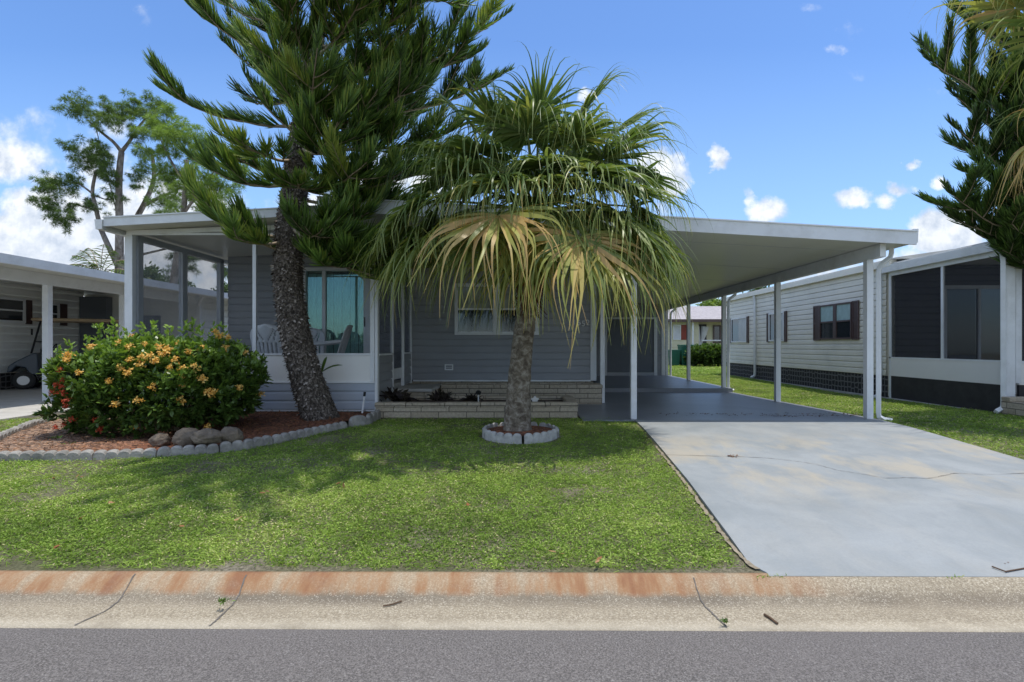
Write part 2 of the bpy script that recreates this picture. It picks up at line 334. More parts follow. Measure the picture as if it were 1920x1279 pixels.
class MB:
    def __init__(s): s.v = []; s.f = []; s.mi = []; s.cur = 0
    def add(s, vs, fs):
        b = len(s.v); s.v += [tuple(q) for q in vs]; s.f += [tuple(b + i for i in q) for q in fs]; s.mi += [s.cur] * len(fs)
    def box(s, x0, x1, y0, y1, z0, z1):
        s.add([(x0, y0, z0), (x1, y0, z0), (x1, y1, z0), (x0, y1, z0), (x0, y0, z1), (x1, y0, z1), (x1, y1, z1), (x0, y1, z1)],
              [(0, 3, 2, 1), (4, 5, 6, 7), (0, 1, 5, 4), (1, 2, 6, 5), (2, 3, 7, 6), (3, 0, 4, 7)]); return s
    def obox(s, fr, u0, u1, n0, n1, z0, z1):
        ox, oy, ux, uy, nx, ny = fr
        def p(a, n, z): return (ox + ux * a + nx * n, oy + uy * a + ny * n, z)
        s.add([p(u0, n0, z0), p(u1, n0, z0), p(u1, n1, z0), p(u0, n1, z0), p(u0, n0, z1), p(u1, n0, z1), p(u1, n1, z1), p(u0, n1, z1)],
              [(0, 3, 2, 1), (4, 5, 6, 7), (0, 1, 5, 4), (1, 2, 6, 5), (2, 3, 7, 6), (3, 0, 4, 7)]); return s
    def prism(s, pts, y0, y1):      # polygon in xz extruded along y
        n = len(pts); s.add([(x, y0, z) for x, z in pts] + [(x, y1, z) for x, z in pts],
            [tuple(range(n)), tuple(range(2 * n - 1, n - 1, -1))] + [(i, i + n, (i + 1) % n + n, (i + 1) % n) for i in range(n)]); return s
    def sheet(s, rows):             # grid of points
        nr, nc = len(rows), len(rows[0]); b = []
        for r in rows: b += r
        s.add(b, [(i * nc + j, i * nc + j + 1, (i + 1) * nc + j + 1, (i + 1) * nc + j) for i in range(nr - 1) for j in range(nc - 1)]); return s
    def tube(s, pts, rad, ns=10, rough=0., rf=6., caps=True):
        pts = [Vector(p) for p in pts]; n = len(pts)
        if not isinstance(rad, (list, tuple)): rad = [rad] * n
        rows = []
        for i, p in enumerate(pts):
            T = (pts[min(i + 1, n - 1)] - pts[max(i - 1, 0)]).normalized()
            A = T.cross(Vector((0, 1, 0)) if abs(T.y) < .9 else Vector((1, 0, 0))).normalized(); B = T.cross(A)
            row = []
            for k in range(ns):
                a = 2 * math.pi * k / ns; d = A * math.cos(a) + B * math.sin(a); r = rad[i]
                if rough:
                    q = (p + d * r) * rf; r *= 1 + rough * (mnoise.noise(q) + .6 * mnoise.noise(q * 2.7))
                row.append(tuple(p + d * r))
            rows.append(row)
        vs = [q for r_ in rows for q in r_]
        fs = [(i * ns + k, i * ns + (k + 1) % ns, (i + 1) * ns + (k + 1) % ns, (i + 1) * ns + k) for i in range(n - 1) for k in range(ns)]
        if caps: fs += [tuple(range(ns - 1, -1, -1)), tuple((n - 1) * ns + k for k in range(ns))]
        s.add(vs, fs); return s
    def siding(s, fr, u0, u1, z0, z1, holes=(), h=.2, lap=.02, zb=0.):
        us = sorted({u0, u1} | {min(max(q, u0), u1) for a in holes for q in a[:2]})
        for a, b in zip(us[:-1], us[1:]):
            if b - a < 1e-4: continue
            cut = sorted([(q[2], q[3]) for q in holes if q[0] < (a + b) / 2 < q[1]]); z = z0; seg = []
            for c in cut: seg.append((z, c[0])); z = c[1]
            seg.append((z, z1))
            for (za, zz) in seg:
                if zz - za < 1e-4: continue
                k = math.floor((za - zb) / h + 1e-6); ox, oy, ux, uy, nx, ny = fr
                def p(uu, n, z): return (ox + ux * uu + nx * n, oy + uy * uu + ny * n, z)
                while zb + k * h < zz - 1e-4:
                    b0 = zb + k * h; g = .011; prof = [(b0, -.012), (b0 + g, -.012), (b0 + g + .0005, lap), (b0 + h * .74, lap * .8), (b0 + h, .002)]
                    for (q0, f0), (q1, f1) in zip(prof[:-1], prof[1:]):
                        lo, hi = max(q0, za), min(q1, zz)
                        if hi - lo < 1e-5: continue
                        oa = f0 + (f1 - f0) * (lo - q0) / (q1 - q0); ob = f0 + (f1 - f0) * (hi - q0) / (q1 - q0)
                        s.add([p(a, oa, lo), p(b, oa, lo), p(b, ob, hi), p(a, ob, hi)], [(0, 1, 2, 3)])
                    k += 1
        return s
    def build(s, name, mats, parent=None, smooth=False, bevel=0.):
        me = bpy.data.meshes.new(name); me.from_pydata(s.v, [], s.f)
        if any(s.mi): me.polygons.foreach_set('material_index', s.mi)
        if smooth: me.polygons.foreach_set('use_smooth', [True] * len(s.f))
        o = link(name, me, mats, parent)
        if bevel:
            bm = o.modifiers.new('bevel', 'BEVEL'); bm.width = bevel; bm.segments = 2; bm.limit_method = 'ANGLE'
        return o
# ---- ribbons (leaves, blades, needles): all numpy
class RB:
    def __init__(s): s.V = []; s.Q = []; s.T = []; s.MI = []; s.n = 0
    def add(s, P, D, C, Wd, side, L, prof, tint, mi=0, tgrad=0.):
        # P base, D dir, C curl (all n,3), Wd width (n), side (n,3), L (n), prof list of relative widths
        P, D, C, side = [np.asarray(q, float) for q in (P, D, C, side)]; n = len(P); k = len(prof)
        L = np.broadcast_to(np.asarray(L, float), (n,)); Wd = np.broadcast_to(np.asarray(Wd, float), (n,)); tint = np.broadcast_to(np.asarray(tint, float), (n,))
        out = np.zeros((n, k, 2, 3)); tt = np.zeros((n, k, 2))
        for i in range(k):
            t = i / (k - 1); p = P + D * (L * t)[:, None] + C * (L * t * t)[:, None]; h = side * (Wd * prof[i] * .5)[:, None]
            out[:, i, 0] = p - h; out[:, i, 1] = p + h; tt[:, i, :] = (tint + tgrad * (t - .5))[:, None]
        s.raw(out, tt, mi)
    def raw(s, out, tt, mi=0):
        n, k = out.shape[:2]
        b = s.n + (np.arange(n) * k * 2)[:, None] + (np.arange(k - 1) * 2)[None, :]
        q = np.stack([b, b + 1, b + 3, b + 2], -1).reshape(-1, 4)
        s.V.append(out.reshape(-1, 3)); s.T.append(tt.reshape(-1)); s.Q.append(q); s.MI.append(np.full(len(q), mi)); s.n += n * k * 2
    def build(s, name, mats, parent=None, extra=None):
        V = np.concatenate(s.V); Q = np.concatenate(s.Q); T = np.concatenate(s.T); MI = np.concatenate(s.MI)
        ev = 0; sizes = np.full(len(Q), 4); loops = Q.reshape(-1)
        if extra is not None and extra.v:
            base = len(V); V = np.concatenate([V, np.array(extra.v)]); T = np.concatenate([T, np.full(len(extra.v), .5)])
            el = [i + base for f in extra.f for i in f]; loops = np.concatenate([loops, el]); sizes = np.concatenate([sizes, [len(f) for f in extra.f]])
            MI = np.concatenate([MI, np.array(extra.mi)])
        me = bpy.data.meshes.new(name); me.vertices.add(len(V)); me.vertices.foreach_set('co', V.reshape(-1).astype('f'))
        me.loops.add(len(loops)); me.loops.foreach_set('vertex_index', loops.astype('i'))
        me.polygons.add(len(sizes)); me.polygons.foreach_set('loop_start', (np.cumsum(sizes) - sizes).astype('i')); me.polygons.foreach_set('loop_total', sizes.astype('i'))
        me.polygons.foreach_set('material_index', MI.astype('i'))
        a = me.attributes.new('tint', 'FLOAT', 'POINT'); a.data.foreach_set('value', np.clip(T, 0, 1).astype('f'))
        me.update(calc_edges=True); me.validate()
        return link(name, me, mats, parent)
def nrm(a): a = np.asarray(a, float); return a / np.maximum(np.linalg.norm(a, axis=-1, keepdims=True), 1e-9)
def rdir(n): return nrm(rs.normal(size=(n, 3)))
def sidevec(D, ref=None):
    if ref is None: ref = rdir(len(D))
    return nrm(np.cross(D, ref))
def vnoise(x, y, seed=0):
    xi = np.floor(x).astype(int); yi = np.floor(y).astype(int); fx = x - xi; fy = y - yi
    fx = fx * fx * (3 - 2 * fx); fy = fy * fy * (3 - 2 * fy)
    def h(a, b): q = np.sin(a * 127.1 + b * 311.7 + seed * 74.7) * 43758.5453; return q - np.floor(q)
    return (h(xi, yi) * (1 - fx) + h(xi + 1, yi) * fx) * (1 - fy) + (h(xi, yi + 1) * (1 - fx) + h(xi + 1, yi + 1) * fx) * fy
def fbm(x, y, seed=0): return vnoise(x, y, seed) * .55 + vnoise(x * 2.1, y * 2.1, seed + 3) * .28 + vnoise(x * 4.3, y * 4.3, seed + 5) * .17

# ------------------------------------------------------------------ terrain
YE, YA = 3.06, 2.59           # lawn edge, asphalt edge (at x=0)
PROF = [(-70, -.17), (-4.6, -.17), (-4.5, -.25), (YA, -.25), (YA + .2, -.27), (YE - .01, -.27), (YE, -.14), (7.5, 0), (8.3, 0), (14, -.09), (18, -.05), (22, -.03), (40, 0), (400, 0)]
def shy(x, y): return y - .008 * x if y <= YE + .01 else y
def gz(x, y):
    for (a, za), (b, zb) in zip(PROF[:-1], PROF[1:]):
        if a <= y <= b: return za + (zb - za) * (y - a) / (b - a)
    return 0
gz_np = lambda y: np.interp(y, [p[0] for p in PROF], [p[1] for p in PROF])
def P2(px, py, z=None):       # a pixel of the photograph to the point of the ground it shows
    zz = 0 if z is None else z
    for _ in range(8):
        d = (CH - zz) * F / (py - CY); x = (px - CX) * d / F
        if z is None: zz = max(gz(x, d), -.2) if d > 2.95 else -.2
    return (x, d, zz)
def PX(px, py, d): return ((px - CX) * d / F, d, CH + (CY - py) * d / F)
xs = [-250, -60, -20, -8, -4, -2, 0, 2, 4, 8, 20, 60, 250]
tag(MB().sheet([[(x, shy(x, y) if abs(x) < 61 else y, z) for x in xs] for y, z in PROF]).build('ground', 'ground'), kind='structure')
st = MB(); st.sheet([[(x, y - .008 * x, z) for x in (-50, -10, 0, 10, 50)] for y, z in ((-4.4, -.2), (-1, -.17), (YA, -.2))])
tag(st.build('road', 'asphalt'), kind='structure')
kp = [(YA + .001, -.24), (YA + .003, -.196), (2.70, -.205), (2.84, -.212), (2.90, -.210), (2.945, -.195), (2.99, -.165), (3.03, -.145), (3.07, -.134), (3.10, -.136), (3.105, -.25)]
xk = np.linspace(-40, 40, 161)
kerb = MB().sheet([[(x, y - .008 * x + (.006 * mnoise.noise(Vector((x * 3, y, 0))) if i in (8, 9, 10) else .006 * mnoise.noise(Vector((x * 6, y, 4))) * (i < 2)), z) for x in xk] for i, (y, z) in enumerate(kp)]).build('gutter', 'kerb', smooth=True)
tag(kerb, kind='structure')
def strip(path, w0, zoff, name, mat, parent=None, jit=.25, zf=None):
    m = MB(); rows = [[], []]; n = len(path)
    fine = []
    for i in range(n - 1):
        for k in range(6):
            t = k / 6; fine.append([path[i][j] + (path[i + 1][j] - path[i][j]) * t for j in range(2)])
    fine.append(list(path[-1][:2]))
    for i, p in enumerate(fine):
        q = fine[min(i + 1, len(fine) - 1)]; r = fine[max(i - 1, 0)]; dx, dy = q[0] - r[0], q[1] - r[1]; l = math.hypot(dx, dy) or 1
        ww = w0 * (1 + jit * rnd.uniform(-1, 1)) * .5; o = rnd.uniform(-1, 1) * w0 * jit * 1.5
        ax, ay = -dy / l, dx / l
        for s_, row in ((-1, rows[0]), (1, rows[1])):
            X_, Y_ = p[0] + ax * (o + s_ * ww), p[1] + ay * (o + s_ * ww); row.append((X_, Y_, (zf or gz)(X_, Y_) + zoff))
    return m.sheet(rows).build(name, mat, parent)
def kz(x, y):
    yy = y + .008 * x; return float(np.interp(yy, [a for a, b in kp[1:10]], [b for a, b in kp[1:10]]))
for pts in ([(255, 1088), (228, 1112), (205, 1135), (140, 1177)], [(462, 1090), (440, 1120), (408, 1160), (392, 1178)], [(1300, 1095), (1322, 1130), (1340, 1150), (1362, 1180)]):
    strip([P2(a, b, -.17 - (b - 1085) / 90 * .035)[:2] for a, b in pts], .008, .004, 'crack', 'crack', kerb, .35, kz)
# driveway
DZ = .025
DL = [(1190, 790), (1232, 835), (1290, 905), (1352, 990), (1405, 1060), (1424, 1083)]
dl = [P2(*p)[:2] for p in DL]; dl[-1] = (dl[-1][0], 3.10); dr0 = P2(1650, 790)[:2]; dr1 = P2(1920, 868)[:2]
def xr(y): return dr0[0] + (dr1[0] - dr0[0]) * (y - dr0[1]) / (dr1[1] - dr0[1]) * .9
def xl(y): return float(np.interp(y, [p[1] for p in dl[::-1]], [p[0] for p in dl[::-1]]))
dy_ = np.concatenate([[3.058, 3.10, 3.2], np.linspace(3.35, 8.26, 28)])
def dzf(y): return .006 + (DZ - .006) * min(1, max(0, (y - 3.06) / .6))
dm = MB(); rows = []
for y in dy_:
    a, b = xl(y), xr(y); rows.append([(a - .001, y - .008 * a * (y < 3.3), gz(0, y) - .05)] + [(a + (b - a) * t, y - (.008 * (a + (b - a) * t)) * (y < 3.3), max(gz(0, y), -.141) + dzf(y)) for t in np.linspace(0, 1, 8)] + [(b + .001, y, gz(0, y) - .05)])
dm.sheet(rows); dm.add([(q[0], q[1], -.2) for q in rows[0]] + rows[0], [(i, i + 1, i + 11, i + 10) for i in range(9)]); drive = tag(dm.build('driveway', 'drive'), kind='structure')
strip([(xl(y) - .03, y) for y in np.linspace(3.12, 6.4, 14)], .028, .012, 'worn_edge', 'tancrack', drive, .22)
cr = [(1232, 857), (1300, 859), (1380, 861), (1440, 864), (1480, 868), (1530, 876), (1570, 887), (1620, 895), (1660, 902), (1700, 901), (1740, 903), (1762, 899), (1790, 893), (1850, 895), (1925, 893)]
strip([P2(*p)[:2] for p in cr], .007, DZ + .004, 'crack', 'crack', drive, .7)
# carport slab, step, rear slab
sm = MB(); ys = [8.275, 9.5, 11, 12.5, 14.28]
sm.sheet([[(-.2 + 1.12, y, gz(0, y) - .1)] + [(x, y, gz(0, y) + .02) for x in (.921, 3, 5.47)] + [(5.471, y, gz(0, y) - .1)] for y in ys])
sm.sheet([[(.921, 8.27, -.06), (5.47, 8.27, -.06)], [(.921, 8.275, .02), (5.47, 8.275, .02)]])
tag(sm.build('carport_slab', 'slab'), kind='structure')
sm = MB().box(1.2, 5.50, 14.284, 22, -.2, .035); tag(sm.build('rear_slab', 'slab', bevel=.01), kind='structure')
tag(MB().box(-14, -7.93, 6.2, 18, -.2, .03).build('neighbour_slab', 'conc'), kind='structure')

# ------------------------------------------------------------------ generic building parts
def window(parent, fr, u0, u1, z0, z1, frame='white', pane='glass', mull=0, rail=True, fw=.05, toppane=None, off=.022, name='window'):
    m = MB(); n1 = off + .045
    m.obox(fr, u0, u1, off, n1, z0, z0 + fw); m.obox(fr, u0, u1, off, n1, z1 - fw, z1)
    m.obox(fr, u0, u0 + fw, off, n1, z0 + fw, z1 - fw); m.obox(fr, u1 - fw, u1, off, n1, z0 + fw, z1 - fw)
    cells = [(u0 + fw, u1 - fw)]
    if mull:
        um = (u0 + u1) / 2; m.obox(fr, um - mull / 2, um + mull / 2, off, n1 - .003, z0 + fw, z1 - fw); cells = [(u0 + fw, um - mull / 2), (um + mull / 2, u1 - fw)]
    zm = (z0 + z1) / 2
    if rail:
        for a, b in cells: m.obox(fr, a, b, off, n1 - .008, zm - .02, zm + .02)
    wo_ = m.build(name, frame, parent)
    for a, b in cells:
        if rail:
            MB().obox(fr, a, b, off, off + .012, z0 + fw, zm - .02).build('pane', pane, wo_); MB().obox(fr, a, b, off, off + .02, zm + .02, z1 - fw).build('pane', toppane or pane, wo_)
        else: MB().obox(fr, a, b, off, off + .012, z0 + fw, z1 - fw).build('pane', pane, wo_)
    return wo_
def shutter(parent, fr, u0, u1, z0, z1, mat='brown'):
    m = MB(); m.obox(fr, u0, u1, .02, .04, z0, z1); fw = .04
    for a, b, c, d in ((u0, u0 + fw, z0, z1), (u1 - fw, u1, z0, z1), (u0 + fw, u1 - fw, z0, z0 + fw), (u0 + fw, u1 - fw, z1 - fw, z1), (u0 + fw, u1 - fw, (z0 + z1) / 2 - .02, (z0 + z1) / 2 + .02)): m.obox(fr, a, b, .04, .055, c, d)
    k = z0 + fw + .02
    while k < z1 - fw - .03: m.obox(fr, u0 + fw, u1 - fw, .04, .048, k, k + .018); k += .035
    m.build('shutter', mat, parent)
def downspout(parent, x, y, ztop, zbot, dx=.14, dy=-.1, w_=.07, lead=.14, mat='white'):
    m = MB(); r = w_ * .62
    pts = [(x + lead, y, ztop), (x + lead, y, ztop - .10), (x + lead * .9, y, ztop - .17), (x + lead * .25, y, ztop - .27), (x + .01, y, ztop - .34), (x, y, ztop - .42), (x, y, zbot + .14), (x + .01, y, zbot + .07), (x + dx * .4, y + dy * .4, zbot + .03), (x + dx, y + dy, zbot + .015)]
    m.tube(pts, r, 4); return m.build('downspout', mat, parent, bevel=.008)

# ------------------------------------------------------------------ main house
H = thing('mobile_home', (0, 9, 0), 'grey sided mobile home with white trimmed carport and screened porch behind the palm', 'house')
RZ = 3.30; RX = -3.0
def ztop(x): return RZ - .0575 * (x - RX) if x > RX else RZ - .053 * (RX - x)
TH = .15
m = MB().prism([(RX, RZ - TH), (5.72, ztop(5.72) - TH), (5.72, ztop(5.72) - .02), (RX, RZ - .02)], 8.0, 23.5)
m.build('ceiling', 'ceil', H)
m = MB().prism([(-6.47, ztop(-6.47) - .10), (RX - .001, RZ - .10), (RX - .001, RZ - .02), (-6.47, ztop(-6.47) - .02)], 8.5, 23.5); m.build('ceiling', 'ceil', H)
m = MB().prism([(-6.5, ztop(-6.5) - .017), (RX, RZ - .017), (5.74, ztop(5.74) - .017), (5.74, ztop(5.74) + .02), (RX, RZ + .025), (-6.5, ztop(-6.5) + .02)], 8.52, 23.6); m.build('roof', 'roof', H)
# front fascia right: face plus drip lip
def slopebox(mb, x0, x1, y0, y1, t0, t1): mb.prism([(x0, ztop(x0) + t0), (x1, ztop(x1) + t0), (x1, ztop(x1) + t1), (x0, ztop(x0) + t1)], y0, y1)
m = MB(); slopebox(m, RX, 5.75, 7.965, 7.998, -.175, .012); slopebox(m, RX, 5.76, 7.945, 8.03, .0125, .03)
for k in range(16): 
    x = -1.8 + k * .49; m.box(x - .008, x + .008, 7.958, 7.966, ztop(x) - .03, ztop(x) - .014)
m.build('fascia', 'white', H)
m = MB(); slopebox(m, -6.5, RX, 8.465, 8.498, -.115, .012); slopebox(m, -6.5, RX, 8.445, 8.53, .0125, .03); m.build('fascia', 'white', H)
# side gutters
m = MB().prism([(5.73, 2.66), (5.79, 2.66), (5.80, 2.86), (5.73, 2.86)], 8.0, 23.4); m.build('gutter', 'white', H)
m = MB().prism([(-6.60, 2.95), (-6.505, 2.95), (-6.505, 3.06), (-6.50, 3.10), (-6.62, 3.10)], 8.44, 23.4); m.build('gutter', 'white', H)
m = MB()
for k in range(7): y = 8.8 + k * 2.1; slopebox(m, RX + .1, 5.2, y, y + .012, -TH - .003, -TH + .001)
m.build('ceiling_seam', 'alu', H)
# carport beam and posts
zb_ = ztop(5.36) - TH
MB().box(5.315, 5.405, 8.12, 22.2, zb_ - .2, zb_ - .002).build('beam', 'white', H, bevel=.005)
bt = zb_ - .2
for y in (8.47, 11.49, 14.56, 17.65, 20.35):
    g = gz(0, y) + (.02 if y < 14.3 else .12)
    p = MB(); p.box(5.31, 5.41, y - .05, y + .05, (.036 if y > 14.3 else g), bt - .001); p.box(5.325, 5.395, y - .058, y - .0505, bt - .05, bt + .17); p.build('post', 'white', H, bevel=.006)
for (x, y) in ((1.715, 8.46), (1.64, 11.25)):
    g = gz(0, y) + .02; p = MB(); p.box(x - .045, x + .045, y - .045, y + .045, g, ztop(x) - TH); p.build('post', 'white', H, bevel=.006)
downspout(H, 5.50, 8.44, 2.68, -.02, .16, -.08, lead=.20)
downspout(H, 5.50, 14.60, 2.68, -.06, .12, -.08, lead=.20)
downspout(H, 5.50, 20.3, 2.68, -.06, .12, -.08, lead=.20)
# main wall (front) with the sliding door opening and the window
FW = 11.6; fr = FR(0, FW, 'front')
def w11(px): return (px - CX) * FW / F
def z11(py): return CH + (CY - py) * FW / F
zs = z11(712)
sl0, sl1, slt, slb = w11(572), w11(692), z11(508), .50
m = MB().siding(fr, -6.25, 1.52, zs, 3.16, [(sl0, sl1, slb, slt)], .145, .016, zs); m.build('wall', 'grey', H)
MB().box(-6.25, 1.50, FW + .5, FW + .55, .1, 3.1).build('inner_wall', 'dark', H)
m = MB(); m.obox(fr, w11(1107), w11(1118), -.02, .03, zs - .02, 3.0); m.obox(fr, w11(775), w11(1107), .001, .03, zs - .035, zs - .002); m.build('corner_trim', 'white', H)
m = MB().siding(FR(1.54, 0, 'right'), FW + .02, 20.2, .06, 3.05, (), .145, .016, zs); m.build('wall', 'grey', H)
MB().box(-6.2, 1.5, FW + .02, FW + .06, .02, zs - .036).build('skirting', 'stone', H)
MB().box(-6.3, 1.6, 22.5, 22.6, 0, 3.1).build('wall', 'grey', H)
MB().siding(FR(-6.26, 0, 'left'), FW + .02, 22.5, .05, 3.05, (), .145, .016, zs).build('wall', 'grey', H)
# window of the main wall
wz0, wz1 = z11(628), z11(532)
window(H, fr, w11(853), w11(1010), wz0, wz1, 'white', 'glass', .16, True, .07, 'frost')
# vent
m = MB(); a, b, c, d = w11(834), w11(850), z11(694), z11(683); m.obox(fr, a, b, .016, .03, c, c + .025); m.obox(fr, a, b, .016, .03, d - .025, d); m.obox(fr, a, a + .025, .016, .03, c + .025, d - .025); m.obox(fr, b - .025, b, .016, .03, c + .025, d - .025); m.obox(fr, a + .025, b - .025, .016, .02, c + .055, c + .065); m.build('vent', 'white', H)
# house number
for i, chx in enumerate('1652'):
    cu = bpy.data.curves.new('t', 'FONT'); cu.body = chx; cu.size = .17; cu.extrude = .008
    to = bpy.data.objects.new('t', cu); col.objects.link(to); bpy.context.view_layer.update()
    me = bpy.data.meshes.new_from_object(to); bpy.data.objects.remove(to)
    from mathutils import Matrix
    me.transform(Matrix.Translation((w11(1073) + i * .095, FW - .03, z11(610) - (i == 2) * .02)) @ Matrix.Rotation(R(90), 4, 'X')); link('house_number', me, 'white', H)
# sliding door: frame, panes, blinds
m = MB(); m.obox(fr, sl0 - .05, sl1 + .05, -.08, .035, slt, slt + .07); m.obox(fr, sl0 - .05, sl0 + .02, -.08, .035, slb, slt); m.obox(fr, sl1 - .02, sl1 + .05, -.08, .035, slb, slt)
smid = w11(608); m.obox(fr, smid - .045, smid + .03, -.05, .01, slb, slt - .001); m.obox(fr, sl1 - .12, sl1 - .021, -.05, .0, slb, slt - .001)
sd = m.build('sliding_door', 'white', H)
MB().obox(fr, sl0 + .02, smid - .045, -.04, -.03, slb, slt).build('pane', 'glassd', sd); MB().obox(fr, smid + .03, sl1 - .12, -.04, -.03, slb, slt).build('pane', 'glassd', sd)
m = MB(); x = sl0 + .02
while x < sl1 - .05: m.obox(fr, x, x + .078, -.16 + .02 * ((int(x * 100)) % 2), -.152 + .02 * ((int(x * 100)) % 2), slb, slt - .05); x += .09
m.build('blinds', 'blindt', sd); MB().obox(fr, sl1 - .105, sl1 - .085, .0005, .02, 1.55, 1.75).build('handle', 'black', sd)
# porch: floor, posts, kick panels, siding, screens
PD = 8.9; pf = FR(0, PD, 'front')
def wp(px): return (px - CX) * PD / F
def zp(py): return CH + (CY - py) * PD / F
PL, PR = wp(240), wp(708)
MB().box(PL + .06, PR - .06, PD + .07, FW - .02, .3, .42).build('porch_floor', 'conc', H)
zk0, zk1, zt = zp(717), zp(666), zp(441)
m = MB().siding(pf, PL + .05, PR - .04, zp(768), zk0 - .012, (), .148, .018, zp(768)); m.build('porch_siding', 'skirt', H)
m = MB(); m.obox(pf, PL + .05, PR - .04, -.02, .028, zk0 - .012, zk0 + .012); m.obox(pf, PL + .05, PR - .04, -.02, .026, zk1, zk1 + .03); m.obox(pf, PL + .05, PR - .04, .001, .026, zp(771), zp(768) - .001)
m.obox(pf, wp(474), wp(480.5), -.03, .012, zk1 + .03, zt); m.obox(pf, PL, PR, -.03, .014, zt, zt + .035)
m.build('porch_frame', 'white', H)
MB().obox(pf, PL + .05, PR - .04, -.012, .006, zk0 + .012, zk1).build('kick_panel', 'kick', H)
m = MB(); m.obox(pf, PL + .01, PL + .09, -.07, .03, .0, ztop(PL) - TH); m.obox(pf, PL - .06, PL + .009, -.05, .0, 0, ztop(PL) - TH); m.build('post', 'white', H, bevel=.005)
m = MB(); m.obox(pf, PR - .115, PR - .045, -.05, .03, zk0 + .013, ztop(PR) - TH); m.obox(pf, PR - .038, PR + .01, -.07, .034, .05, ztop(PR) - TH); m.build('post', 'white', H, bevel=.004)
for a, b in ((PL + .12, wp(474)), (wp(480.5), PR - .116)):
    MB().obox(pf, a, b, -.006, -.004, zk1 + .031, zt - .001).build('screen', 'screenl', H)
m = MB(); m.v += [(PL + .12, PD, zt + .036), (PR - .12, PD, zt + .036), (PR - .12, PD, ztop(PR) - TH), (RX, PD, RZ - TH), (PL + .12, PD, ztop(PL) - TH)][:0]
m.add([(PL + .12, PD, zt + .036), (PR - .12, PD, zt + .036), (PR - .12, PD, ztop(PR - .12) - TH - .01), (PL + .12, PD, ztop(PL + .12) - TH - .01)], [(0, 1, 2, 3)]); m.build('screen', 'screenl', H)
# grey rafter line under soffit
m = MB(); slopebox(m, PL, PR, PD - .04, PD + .05, -.17, -.101); m.build('header', 'white', H)
# left side wall of porch
XL = PL + .02; lf = FR(XL, 0, 'left')
ztl = 2.88
m = MB(); m.box(XL, XL + .08, PD + .10, PD + .22, .42, ztl); m.box(XL, XL + .08, 10.18, 10.32, .42, ztl); m.box(XL, XL + .08, FW - .16, FW - .02, .42, 2.96); m.box(XL, XL + .08, PD + .08, FW - .02, ztl, ztop(XL) - TH - .001); m.box(XL - .01, XL + .09, PD + .22, FW - .16, .98, 1.04)
m.build('porch_frame', 'alu', H); MB().box(XL + .01, XL + .05, PD + .1, FW - .02, .02, .98).build('side_panel', 'grey', H)
for a, b in ((PD + .22, 10.18), (10.32, FW - .16)): MB().box(XL + .035, XL + .04, a, b, 1.04, ztl).build('vinyl_pane', 'vinyl', H)
# right side wall of porch: siding low walls, screen door
rf = FR(PR - .01, 0, 'right'); yd0 = 2.37 * F / (CX - 739) ; yd0 = abs(PR) * F / (CX - 736); yd1 = abs(PR) * F / (CX - 756)
zkr = zk1 - .01
MB().siding(rf, PD + .08, yd0, .05, zkr, (), .148, .018, zp(768)).build('porch_siding', 'grey', H)
MB().siding(rf, yd1, FW - .02, .38, zkr, (), .148, .018, zp(768)).build('porch_siding', 'grey', H)
m = MB(); m.obox(rf, PD + .08, yd0, -.03, .03, zkr, zkr + .03); m.obox(rf, yd1, FW - .02, -.03, .03, zkr, zkr + .03)
for y in (yd0, yd1, FW - .05): m.obox(rf, y - .02, y + .02, -.03, .03, (.0 if y == yd0 else .36), 2.98)
m.build('porch_frame', 'white', H)
for a, b, c in ((PD + .08, yd0 - .02, zkr + .03), (yd1 + .02, FW - .07, zkr + .03)): MB().obox(rf, a, b, -.003, -.001, c, 3.0).build('screen', 'screen', H)
d_ = MB(); d_.obox(rf, yd0 + .03, yd1 - .03, -.02, .0, .52, .72); dd = d_.build('screen_door', 'white', H)
m = MB()
for a, b, c, e in ((yd0 + .021, yd0 + .045, .5, 2.5), (yd1 - .045, yd1 - .021, .5, 2.5), (yd0 + .045, yd1 - .045, 2.45, 2.5)): m.obox(rf, a, b, -.022, .002, c, e)
m.build('frame', 'white', dd); MB().obox(rf, yd0 + .046, yd1 - .046, -.01, -.008, .72, 2.45).build('mesh', 'screen', dd)
# rear utility room with double door
sf = FR(0, 20.3, 'front'); w20 = lambda px: (px - CX) * 20.3 / F; z20 = lambda py: CH + (CY - py) * 20.3 / F
MB().siding(sf, 1.55, 5.33, .037, 3.0, [(w20(1138), w20(1226), .05, 2.15)], .19, .02, .03).build('wall', 'grey', H)
m = MB(); m.obox(sf, w20(1132), w20(1138), -.02, .04, .04, 2.2); m.obox(sf, w20(1226), w20(1232), -.02, .04, .04, 2.2); m.obox(sf, w20(1138), w20(1226), -.02, .04, 2.13, 2.2); m.obox(sf, w20(1240), w20(1247), .0, .04, .04, 2.9); m.build('corner_trim', 'white', H)
ud = MB().obox(sf, w20(1138), w20(1226), -.03, .0, .15, 2.13).build('utility_door', 'door', H); MB().obox(sf, w20(1138), w20(1226), -.02, .045, .037, .148).build('threshold', 'alu', ud)
m = MB(); m.obox(sf, w20(1182) - .006, w20(1182) + .006, .0005, .004, .15, 2.13); m.obox(sf, w20(1140), w20(1144), .004, .05, 1.55, 1.62); m.build('handle', 'black', ud)
MB().siding(FR(5.34, 0, 'right'), 20.3, 22.5, .0, 2.75, (), .19, .02).build('wall', 'grey', H)
# porch steps and stoop
sp = thing('entry_step', (-1.9, 10.3, 0), 'low pale stone entry step beside the porch screen door', 'step')
m = MB(); a = PX(735, 724, 10.6); m.box(-2.3, -1.70, 10.05, 11.2, .02, .30); m.build('riser', 'stone', sp); MB().box(-2.34, -1.66, 10.0, 11.24, .301, .36).build('tread', 'conc', sp, bevel=.01)
